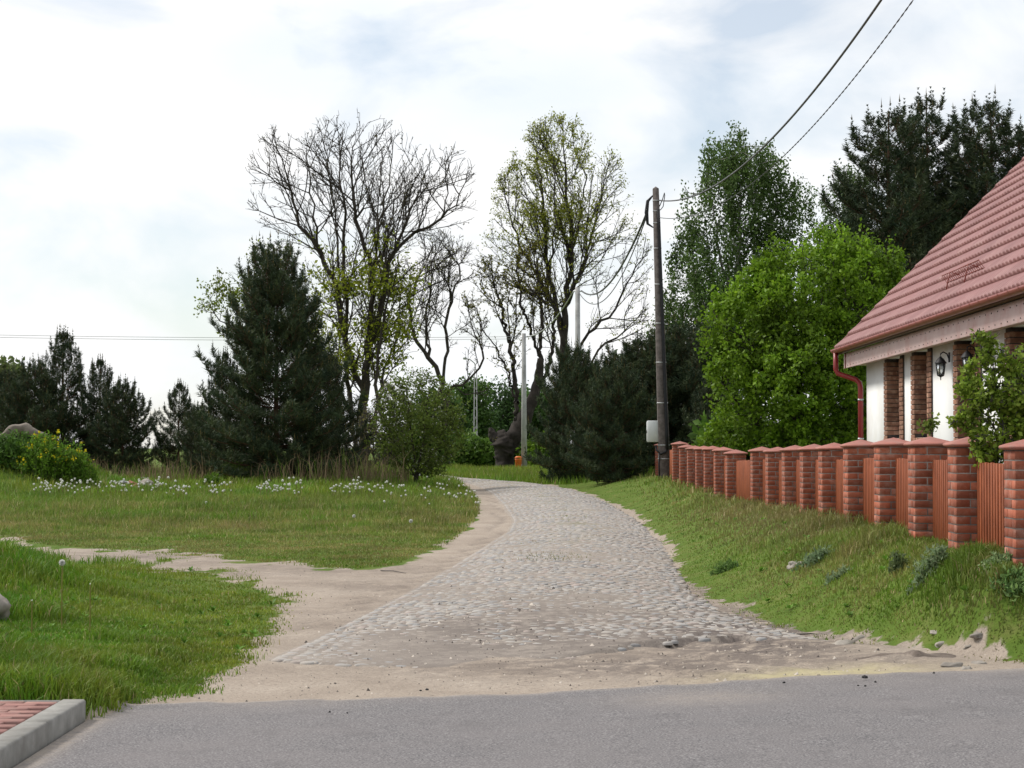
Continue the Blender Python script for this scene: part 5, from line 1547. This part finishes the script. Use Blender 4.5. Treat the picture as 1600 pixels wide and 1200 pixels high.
# --- pines
def pine(H, R, base, seed, nwh, per, shape=.8, sl=.12, nw=.011, upc=.55, K=13, candle=.10, dens=1.0, tone=1.0):
    rg = np.random.default_rng(seed)
    P, D, T, Q = [], [], [], []           # shoots: position, direction, candle flag, size
    W0, W1, Ra, Rb = [], [], [], []
    n_ = max(8, int(H / .35)); zz = np.linspace(-.2, H, n_)
    bend = np.cumsum(rg.normal(0, .015 * H / n_, (n_, 2)), 0)
    ax = np.c_[bend, zz]
    tr_r = lambda z: .014 + .013 * H * np.clip(1 - z / H, 0, 1)
    for k in range(n_ - 1):
        W0.append(ax[k]); W1.append(ax[k + 1]); Ra.append(tr_r(zz[k])); Rb.append(tr_r(zz[k + 1]))
    hs = base * H + (H * .94 - base * H) * (np.arange(nwh) / (nwh - 1)) ** .95
    for wi, h in enumerate(hs):
        f = (h - base * H) / (H * .985 - base * H)
        ls = .55 + .45 * min(1, (1 - f) * 3.2)
        Lw = R * max(.05, (1 - f) ** shape) * (.62 + .38 * min(1, f * 5 + .45))
        nb_ = per + int(rg.integers(0, 2)); a0 = rg.uniform(0, 6.28)
        for b_ in range(nb_):
            a = a0 + b_ * 6.283 / nb_ + rg.normal(0, .25)
            L = Lw * rg.uniform(.5, 1.25)
            el = .12 + .75 * f + rg.normal(0, .10)
            m_ = max(2, int(L / .15))
            s = np.linspace(0, 1, m_ + 1)
            elc = el + upc * s ** 2 - .15
            ds = L / m_
            hor = np.cumsum(np.cos(elc)) * ds; ver = np.cumsum(np.sin(elc)) * ds
            cx_ = np.interp(h, zz, ax[:, 0]); cy_ = np.interp(h, zz, ax[:, 1])
            aw = a + rg.normal(0, .06, m_ + 1).cumsum() * .5
            pts = np.c_[cx_ + hor * np.cos(aw), cy_ + hor * np.sin(aw), h + ver]
            rr = .004 + .011 * L * (1 - s)
            for q in range(m_):
                W0.append(pts[q]); W1.append(pts[q + 1]); Ra.append(rr[q]); Rb.append(rr[q + 1])
            dirs = nrm(np.gradient(pts, axis=0))
            for q in range(1, m_ + 1):
                if s[q] < .15 and f < .85:
                    continue
                nt_ = 2
                for sd_ in (-1, 1):
                    tl = min(.62, L * .45) * (1.12 - s[q]) * rg.uniform(.6, 1.25) + .02
                    sidev = np.array([-math.sin(aw[q]), math.cos(aw[q]), 0]) * sd_
                    td = nrm(dirs[q] * .7 + sidev * .8 + np.array([0, 0, rg.uniform(0, .4)]))
                    ns = max(1, int(tl / (sl * .75) * dens + rg.random()))
                    e_ = pts[q] + td * tl
                    W0.append(pts[q]); W1.append(e_); Ra.append(.006); Rb.append(.003)
                    for z_ in range(ns):
                        u_ = (z_ + rg.random()) / ns
                        P.append(pts[q] + td * tl * u_ + rg.normal(0, .03, 3)); D.append(nrm(td * (.6 - .2 * u_) + np.array([0, 0, .55 + .25 * f]) + rg.normal(0, .28, 3))); T.append(0); Q.append(ls)
                    P.append(e_); D.append(nrm(td * .5 + np.array([0, 0, .9]))); T.append(rg.random() < candle * (1 + 1.5 * f)); Q.append(ls)
            for z_ in range(4):                     # the branch end turns up into a leader of its own
                P.append(pts[-1] + nrm(dirs[-1] * .35 + np.array([0, 0, .9])) * sl * .62 * z_); D.append(nrm(dirs[-1] * .3 + np.array([0, 0, .9]))); T.append(z_ == 3 and rg.random() < candle * 4); Q.append(ls * (.8 - .13 * z_))
    for u_ in np.linspace(.86, 1.0, 9):
        P.append([np.interp(u_ * H, zz, ax[:, 0]), np.interp(u_ * H, zz, ax[:, 1]), u_ * H]); D.append([0, 0, 1.0]); T.append(u_ > .97); Q.append(.62 - .25 * (u_ - .86) / .14)
    P = np.array(P); D = nrm(np.array(D)); T = np.array(T, bool); Q = np.array(Q); n = len(P)
    # bottle-brush needles
    Kn = K
    Pb = np.repeat(P, Kn, 0); Db = np.repeat(D, Kn, 0); m = len(Pb)
    t_ = rg.random((m, 1)) * sl * np.repeat(Q, Kn)[:, None]
    rv = rg.normal(size=(m, 3)); perp = nrm(np.cross(Db, rv))
    nd = nrm(Db * rg.uniform(.55, 1.1, (m, 1)) + perp)
    Ln = sl * rg.uniform(.55, 1.1, (m, 1)) * np.repeat(Q, Kn)[:, None]
    b_ = Pb + Db * t_
    sidev = nrm(np.cross(nd, rg.normal(size=(m, 3)))) * nw * .5
    v = np.stack([b_ - sidev, b_ + sidev, b_ + nd * Ln], 1).reshape(-1, 3)
    fidx = np.arange(3 * m).reshape(-1, 3)
    shade = np.repeat(rg.uniform(.6, 1.35, (n, 1)), Kn, 0); mixv = np.repeat(rg.random((n, 1)), Kn, 0)
    c = (np.array((.030, .056, .030)) * (1 - mixv) + np.array((.068, .088, .034)) * mixv) * shade * tone
    c = np.repeat(c, 3, 0)
    # candles: upright tan new shoots
    ci = np.nonzero(T)[0]; nc_ = len(ci)
    cl = sl * rg.uniform(.6, 1.3, nc_)[:, None]; cw = nw * .6
    bp = P[ci]; cd = nrm(D[ci] * .4 + np.array([0, 0, 1.0]))
    ang = rg.uniform(0, 3.14, nc_); s1_ = np.c_[np.cos(ang), np.sin(ang), ang * 0] * cw
    s2_ = np.c_[-np.sin(ang), np.cos(ang), ang * 0] * cw
    tip_ = bp + cd * cl * 1.2
    cv_ = np.stack([bp - s1_, bp + s1_, tip_, bp - s2_, bp + s2_, tip_], 1).reshape(-1, 3)
    cf_ = np.arange(6 * nc_).reshape(-1, 3) + len(v)
    cc_ = np.repeat(np.array((.20, .155, .065)) * rg.uniform(.6, 1.3, (nc_, 1)), 6, 0)
    fol = mesh_np('needles', np.concatenate([v, cv_]), np.concatenate([fidx, cf_]), M['needle'], np.concatenate([c, cc_]))
    W0, W1, Ra, Rb = np.array(W0), np.array(W1), np.array(Ra), np.array(Rb)
    mb = MB()
    big = Ra > .02
    v_, f_ = frustums(W0[big], W1[big], Ra[big], Rb[big], 7); mb.add(v_, f_)
    v_, f_ = frustums(W0[~big], W1[~big], Ra[~big], Rb[~big], 3); mb.add(v_, f_)
    return mb.mesh('trunk', M['bark_pine'], True), fol, H

kinds = {
    'big': pine(7.0, 2.5, .02, 401, 24, 8, .46, .19, .022, .6, 13, .2),
    'young_a': pine(5.0, 1.9, .02, 402, 14, 6, .78, .18, .022, .85, 13, .16, .9, tone=.9),
    'young_b': pine(4.4, 1.95, .02, 403, 14, 7, .52, .18, .022, .95, 13, .18, .9, tone=.9),
    'bushy': pine(4.4, 2.2, .01, 404, 15, 8, .40, .20, .024, .6, 13, .13, .95),
    'tall_a': pine(12.0, 3.1, .16, 405, 19, 6, .55, .24, .030, .6, 12, .06, .75, tone=.85),
    'tall_b': pine(12.0, 2.9, .14, 406, 18, 6, .62, .24, .030, .65, 12, .06, .75, tone=.85)}
def place_pine(kind, px, ptop, Y, wid, label, rz, name='pine_tree', group=None):
    tm, fm, H = kinds[kind]
    X = at(px, ptop, Y)[0]; zt = at(px, ptop, Y)[2]; g0 = gz(X, Y)
    s = (zt - g0) / H
    e_ = empty(name, (X, Y, g0), rz); tag(e_, label, 'pine', group)
    for nm, me_ in (('trunk', tm), ('needles', fm)):
        o = obj(nm, me_, e_); o.scale = (s * wid, s * wid, s)
        if nm == 'needles': o['kind'] = 'stuff'
    return e_
place_pine('big', 432, 398, 60, 1.0, 'large dense pine standing alone left of the tall bare tree', .3)
LP = 'young pines at the far left'
place_pine('young_a', 100, 524, 66, .95, 'tallest pine of the far left clump, with a thin leader', .9, group=LP)
place_pine('young_b', 55, 578, 65, 1.05, 'pine directly left of the tallest in the far left clump', 2.2, group=LP)
place_pine('young_b', 8, 592, 67, 1.1, 'pine cut by the left picture edge above the mound', 4.0, group=LP)
place_pine('young_a', 156, 566, 67, .9, 'narrow pine right of the tallest in the far left clump', 3.1, group=LP)
place_pine('young_b', 192, 606, 65, 1.1, 'low pine at the right end of the far left clump', 5.1, group=LP)
place_pine('young_a', 280, 602, 66, 1.0, 'small pine between the left clump and the large pine', 5.6, group=LP)
place_pine('young_b', 318, 640, 63, 1.1, 'low pine tucked against the left foot of the large pine', .2, group=LP)
place_pine('young_b', 500, 560, 63, .95, 'shorter pine tucked against the right side of the large pine', 1.2, group=LP)
place_pine('young_a', 352, 555, 62, .8, 'slim pine pressed against the left flank of the large pine', 2.9, group=LP)
RP = 'dark pines on the right roadside'
place_pine('bushy', 900, 562, 68, .82, 'dark bushy pine nearest the concrete pole on the right roadside', .4, group=RP)
place_pine('bushy', 958, 590, 63, .92, 'dark bushy pine at the road edge with the lowest branches', 2.0, group=RP)
place_pine('bushy', 1003, 548, 70, 1.1, 'dark bushy pine directly left of the utility pole', 3.6, group=RP)
place_pine('bushy', 1072, 530, 70, 1.1, 'olive drooping pine right of the utility pole', 5.0, group=RP)
place_pine('young_b', 1120, 600, 66, 1.2, 'dark pine in the shade left of the bright green tree', 1.0, group=RP)
TP = 'tall dark pines behind the house'
place_pine('tall_a', 1390, 178, 60, 1.2, 'leftmost tall dark pine behind the house roof', .7, group=TP)
place_pine('tall_b', 1449, 152, 63, 1.2, 'tallest dark pine behind the house roof', 2.4, group=TP)
place_pine('tall_a', 1546, 168, 61, 1.3, 'broad tall pine meeting the roof slope at upper right', 4.2, group=TP)
place_pine('tall_b', 1612, 205, 62, 1.2, 'tall dark pine cut by the right picture edge', 5.5, group=TP)
place_pine('tall_b', 1500, 250, 66, 1.3, 'lower dark pine filling the gap between the two tall peaks', 1.5, group=TP)
place_pine('tall_a', 1410, 310, 66, 1.3, 'lower dark pine behind the bright green tree', 3.3, group=TP)

# ---------------------------------------------------------------- mound, log, rubble, flowers, small stones
def rock_mesh(seed, mat, sub=3, rough=.34):
    bm = bmesh.new(); bmesh.ops.create_icosphere(bm, subdivisions=sub, radius=.5)
    rr = np.random.default_rng(seed); o3 = rr.uniform(-5, 5, 3)
    from mathutils import noise as mn
    for v in bm.verts:
        k = 1 + rough * 2 * mn.noise(Vector(v.co) * 2.2 + Vector(tuple(o3))) + rough * .6 * mn.noise(Vector(v.co) * 6 + Vector(tuple(o3)))
        v.co *= k
    me_ = bpy.data.meshes.new('rock'); bm.to_mesh(me_); bm.free(); me_.materials.append(mat)
    for p_ in me_.polygons: p_.use_smooth = True
    return me_
M['rock'] = mottled('rock', (.19, .17, .15), (.34, .31, .27), 5, .9, .5, 25, per_obj=.15)
M['rock_red'] = mottled('rock_red', (.20, .07, .055), (.31, .13, .10), 8, .9, .4, 40, per_obj=.2)
M['rock_grey'] = mottled('rock_grey', (.26, .27, .29), (.42, .43, .44), 6, .9, .4, 30, per_obj=.15)
rocks = [rock_mesh(k, M['rock']) for k in range(4)]
def rock(name, px, py, size, label, cat, mat=None, Y=None, flat=.6, sink=.3, seed=0, group=None, rz=0):
    p = cast(px, py) if Y is None else at(px, py, Y)
    me_ = rocks[seed % 4] if mat is None else rock_mesh(seed + 20, M[mat])
    z = p[2] + size * flat * (.5 - sink) if Y is None else p[2]
    o = obj(name, me_, None, (p[0], p[1], z)); o.scale = (size, size * .8, size * flat); o.rotation_euler = (0, 0, rz + seed)
    return tag(o, label, cat, group)
# weathered log on the mound
Yl = 55
lg = [at(-60, 700, Yl), at(-20, 692, Yl), at(5, 682, Yl), at(22, 670, Yl), at(38, 669, Yl), at(52, 677, Yl), at(66, 680, Yl), at(74, 681, Yl)]
lgq = np.stack([np.interp(np.linspace(0, 7, 50), np.arange(8), np.array(lg)[:, c]) for c in range(3)], -1)
lgm = MB().tube(lgq, np.interp(np.linspace(0, 7, 50), np.arange(8), [.08, .11, .11, .12, .15, .13, .11, .05]), 14)
lgc = np.repeat(lgq, 14, 0)
lgm.v[0] = lgc + (lgm.v[0] - lgc) * (.7 + .6 * vnoise(np.repeat(np.arange(50.), 14), np.tile(np.arange(14.), 50), 2.2, 3))[:, None]
tag(lgm.build('log', M['log'], smooth=True), 'weathered curved log lying on top of the weedy mound', 'log')
rock('boulder', 6, 694, .45, 'rounded boulder under the log at the left edge', 'boulder', Y=54.2, seed=1, flat=.7)
rock('boulder', -6, 976, .32, 'grey boulder cut by the left edge in the lush grass', 'boulder', seed=2, flat=.9, sink=.05)
# weeds with yellow flowers on the mound
rg = np.random.default_rng(77)
def weed(name, label, px, py, rx, ry, Y, n, size, c1, c2, flowers=0, seed=0, cat='weeds'):
    rgw = np.random.default_rng(seed)
    if Y is None:
        Y = cast(px, py + ry)[1]
    b_ = at(px, py + ry, Y); g0 = gz(b_[0], Y)
    e_ = empty(name, (b_[0], Y, g0)); tag(e_, label, cat); o3 = np.array(e_.location)
    W, Hh = rx / F * Y, 2 * ry / F * Y
    ns = max(14, n // 22)
    bx_ = b_[0] + rgw.normal(0, W * .55, ns); by_ = Y + rgw.normal(0, W * .4, ns); bz_ = zg(bx_, by_) - .02
    top_h = Hh * rgw.uniform(.45, 1.12, ns) * np.exp(-((bx_ - b_[0]) / (1.6 * W)) ** 2)
    base_ = np.stack([bx_, by_, bz_], -1)
    tip_ = base_ + np.stack([rgw.normal(0, .18, ns) * top_h, rgw.normal(0, .18, ns) * top_h, top_h], -1)
    v_, f_ = frustums(base_ - o3, tip_ - o3, np.full(ns, .10 * size), np.full(ns, .04 * size), 3)
    obj('stems', mesh_np('stems', v_, f_, M['leaf'], np.tile((.09, .14, .03), (len(v_), 1))), e_)['kind'] = 'stuff'
    k = rgw.integers(0, ns, n); t = rgw.random((n, 1)) ** .7
    q = base_[k] + (tip_[k] - base_[k]) * t + rgw.normal(0, size * .55, (n, 3)) * (1.15 - .6 * t)
    q[:, 2] = np.maximum(q[:, 2], zg(q[:, 0], q[:, 1]) + .01)
    v_, f_, c_ = leaves(q, size, rgw, varcol(n, c1, c2, rgw), -.5, .42)
    obj('foliage', mesh_np('foliage', v_ - o3, f_, M['leaf'], c_), e_)['kind'] = 'stuff'
    if flowers:
        fk = rgw.integers(0, ns, flowers); fl = tip_[fk] + (0, -.05, .02)
        fl = np.repeat(fl, 6, 0) + rgw.normal(0, .03, (flowers * 6, 3))
        v_, f_, c_ = leaves(fl, .06, rgw, varcol(len(fl), (.55, .45, .015), (.7, .6, .03), rgw), 0, .9)
        obj('flowers', mesh_np('flowers', v_ - o3, f_, M['petal'], c_), e_)['kind'] = 'stuff'
weed('flowering_weeds', 'green weeds with yellow flowers on the mound below the log', 75, 724, 36, 29, 53.0, 5200, .10, (.09, .20, .016), (.17, .30, .03), 46, 1)
weed('flowering_weeds', 'upright yellow-topped weeds at the right end of the mound', 120, 724, 22, 27, 53.2, 3000, .10, (.09, .20, .02), (.17, .28, .03), 16, 2)
weed('weeds', 'dark green weeds on the mound at the left picture edge', 12, 730, 32, 22, 53.2, 4000, .11, (.05, .12, .02), (.10, .19, .03), 0, 3)
weed('weeds', 'round green tussock in front of the large pine', 332, 752, 13, 12, None, 900, .09, (.07, .15, .015), (.12, .2, .02), 0, 4)
weed('weeds', 'green undergrowth at the foot of the large pine', 368, 732, 26, 18, 59.2, 1300, .10, (.07, .12, .02), (.12, .17, .03), 0, 5)
weed('weeds', 'grey-green mugwort clump on the verge before the fence', 1455, 880, 24, 20, None, 700, .05, (.16, .24, .11), (.26, .32, .18), 0, 6)
weed('weeds', 'dark stemmed weed clump left of the mugwort on the verge', 1403, 874, 12, 18, None, 260, .05, (.10, .15, .06), (.17, .21, .09), 0, 7)
weed('weeds', 'blue-green weed clump at the right picture edge of the verge', 1582, 912, 18, 9, None, 420, .05, (.13, .25, .07), (.22, .32, .11), 0, 8)
weed('weeds', 'pale weeds at the foot of the nearest brick pillar', 1570, 876, 30, 14, None, 700, .05, (.16, .26, .10), (.26, .34, .15), 0, 9)
weed('weeds', 'low dark green weed patch on the verge near the cobbles', 1135, 886, 20, 5, None, 420, .06, (.10, .19, .05), (.17, .27, .07), 0, 10)
weed('weeds', 'low blue-green weed patch in the middle of the verge', 1270, 872, 26, 9, None, 480, .06, (.15, .23, .12), (.22, .29, .15), 0, 11)
weed('weeds', 'small grey-green tuft below the blue-green patch on the verge', 1310, 898, 14, 7, None, 240, .05, (.18, .26, .14), (.26, .32, .17), 0, 12)
# rubble at the foot of the mound
RB = 'rubble beside the mound'
for k, (px, py, s, mt, lab) in enumerate([(205, 759, .34, 'rock_red', 'reddish brick lump in the rubble beside the mound'), (193, 757, .30, 'rock_grey', 'small bluish stone left in the rubble'), (229, 760, .5, 'rock', 'largest pale flat stone of the rubble'), (227, 752, .34, 'rock_grey', 'upper grey stone of the rubble'), (212, 762, .25, 'rock_red', 'small red stone at the front of the rubble')]):
    rock('rubble_stone', px, py, s, lab, 'stone', mt, seed=k, group=RB, flat=.55)
# stones half sunk in the sandy verge, front right
SG = 'stones half sunk in the front verge'
for k, (px, py, s, lab) in enumerate([(1347, 999, .16, 'pale flat stone furthest left at the sandy verge edge'), (1318, 1009, .22, 'broad flat stone at the sandy verge edge'), (1433, 1017, .12, 'small pale stone just above the churned soil'), (1475, 1011, .13, 'grey rounded stone in the grass right of the churned soil'), (1530, 995, .13, 'whitish stone in the grass above the others at right'), (1532, 1039, .13, 'pinkish stone close to the asphalt at right'), (1488, 1042, .15, 'flat stone beside the asphalt right of the churned soil'), (1515, 1014, .09, 'small stone between the grey and the whitish one'), (1510, 1046, .10, 'pale chip lying against the asphalt edge'), (1462, 990, .09, 'small stone at the grass edge above the churned soil'), (1245, 884, .20, 'pale flat slab lying in the verge grass')]):
    rock('stone', px, py, s, lab, 'stone', seed=k, group=SG, flat=.50, sink=.52)
# churned dark soil
cs = cast(1400, 1030)
sv = MB(); rs = np.random.default_rng(9)
bm = bmesh.new(); bmesh.ops.create_grid(bm, x_segments=40, y_segments=14, size=.5)
vq = np.array([q.co for q in bm.verts])
fq = np.array([[l.index for l in f.verts] for f in bm.faces]); bm.free()
xx = cs[0] + vq[:, 0] * .95 + .1; yy_ = cs[1] + vq[:, 1] * .42
fall = np.clip(1 - (vq[:, 0] * 2) ** 2 - (vq[:, 1] * 2) ** 2, 0, 1) ** .5
zq = zg(xx, yy_) - .02 + fall * (.035 + .11 * vnoise(xx, yy_, .09, 71) * vnoise(xx, yy_, .3, 72))
tag(obj('churned_soil', mesh_np('churned_soil', np.c_[xx, yy_, zq], fq, M['soil'], None, True)), 'patch of dark churned soil by the asphalt at right', 'soil')
# black crumbs on the street
CG = 'black crumbs on the asphalt'
crumb_me = rock_mesh(60, M['crumb'], 1)
for k, (px, py, s, lab) in enumerate([(1351, 1068, .034, 'largest black crumb on the asphalt below the yellow dust'), (1352, 1081, .018, 'black crumb just below the largest one'), (1368, 1075, .02, 'black crumb right of the largest one'), (1341, 1080, .014, 'tiny black crumb left below the largest one'), (1225, 1076, .02, 'black crumb left of the group, near the sand edge'), (1459, 1060, .02, 'black crumb alone at right on the asphalt'), (667, 1087, .022, 'black crumb at the sand edge left of centre'), (657, 1088, .016, 'smaller crumb beside the one at the sand edge'), (515, 1122, .018, 'black crumb left of centre on the asphalt'), (543, 1124, .014, 'tiny crumb beside the left-of-centre one')]):
    p = cast(px, py)
    o = obj('asphalt_crumb', crumb_me, None, (p[0], p[1], p[2] + .034 + s * .25)); o.scale = (s * 1.3, s, s * .8); o.rotation_euler = (0, 0, k)
    tag(o, lab, 'crumb', CG)
# twigs lying on the sand
for px0, py0, px1, py1, lab in ((1240, 994, 1296, 995, 'thin stick lying on the dirt before the right verge'), (595, 893, 634, 897, 'dark root lying on the sand below the meadow')):
    a, b_ = cast(px0, py0), cast(px1, py1)
    mid_ = (a + b_) / 2 + (0, .05, .02)
    tag(MB().tube([a + (0, 0, .012), mid_, b_ + (0, 0, .012)], [.007, .006, .003], 6).build('stick', M['bark_grey']), lab, 'stick')

# ---------------------------------------------------------------- dandelions
def dand_mesh(h, r, sub):
    bm = bmesh.new(); bmesh.ops.create_icosphere(bm, subdivisions=sub, radius=r, matrix=Matrix.Translation((0, 0, h)))
    v = np.array([q.co for q in bm.verts]); f = np.array([[l.index for l in q.verts] for q in bm.faces]); bm.free()
    v_, f_ = frustums(np.array([[0, 0, -.03]]), np.array([[.01, 0, h - r * .6]]), np.array([.005]), np.array([.004]), 4)
    cl = np.concatenate([np.tile((.66, .66, .61), (len(v), 1)), np.tile((.20, .17, .07), (len(v_), 1))])
    tri = np.concatenate([f_[:, [0, 1, 2]], f_[:, [0, 2, 3]]]) + len(v)
    return mesh_np('dandelion', np.concatenate([v, v_]), [f, tri], M['petal'], cl)
dm = [dand_mesh(.27, .028, 1), dand_mesh(.35, .032, 1), dand_mesh(.22, .025, 1)]
rg = np.random.default_rng(88)
DG = 'dandelion clocks in the band across the meadow'
cnt = 0
while cnt < 298:
    px = rg.uniform(50, 748)
    if px < 250: py = rg.normal(767, 4.0)
    elif px < 560: py = rg.normal(770, 3.8)
    else: py = rg.normal(773 + (px - 650) * .03, 9.5)
    if vnoise(np.array([px]), np.array([0.0]), 38, 5)[0] * (1.2 if px > 540 else 1.0) < .30: continue
    p = cast(px, min(max(py, 756), 798) + 8)
    if not grass_mask(np.array([p[0]]), np.array([p[1]]))[0]: continue
    o = obj('dandelion', dm[int(rg.integers(3))], None, (p[0], p[1], p[2])); s = rg.uniform(.8, 1.2); o.scale = (s, s, s)
    o.rotation_euler = (rg.normal(0, .1), rg.normal(0, .1), rg.uniform(0, 6))
    tag(o, 'white dandelion clock in the pale band across the meadow', 'dandelion', DG); cnt += 1
def big_dand(px, py, Y, r, label, bare=False):
    p = at(px, py, Y); g0 = gz(p[0], Y)
    e_ = empty('dandelion', (p[0], Y, g0)); tag(e_, label, 'dandelion')
    h = p[2] - g0
    obj('stem', mesh_np('stem', *frustums(np.array([[0, 0, -.02]]), np.array([[.0, 0, h]]), np.array([.006]), np.array([.0045]), 6), M['dry'], np.tile((.22, .19, .06), (12, 1))), e_)
    # seed head: fine spokes round a core
    rr = np.random.default_rng(int(px)); n = 14 if bare else 260
    d = nrm(rr.normal(size=(n, 3))); c = np.array([0, 0, h + r * .6])
    L = r * (.35 if bare else 1.0)
    s_ = nrm(np.cross(d, rr.normal(size=(n, 3)))) * r * .16
    v = np.stack([c + d * r * .1, c + d * L + s_, c + d * L - s_], 1).reshape(-1, 3)
    obj('seed_head', mesh_np('seed_head', v, np.arange(3 * n).reshape(-1, 3), M['petal'], np.tile((.78, .78, .75), (3 * n, 1))), e_)
big_dand(97, 882, 17.6, .028, 'tall dandelion clock in the lush grass at lower left')
big_dand(141, 914, 17.0, .018, 'bare dandelion stem right of the tall clock', True)
big_dand(50, 940, 16.6, .02, 'spent dandelion head near the left boulder', True)
big_dand(642, 816, 35.0, .034, 'lone dandelion clock with pale stem on the meadow near the road')
big_dand(553, 808, 37.0, .032, 'lone dandelion clock in the middle of the meadow')
big_dand(322, 787, 45.0, .036, 'dandelion clock below the pale band at left')
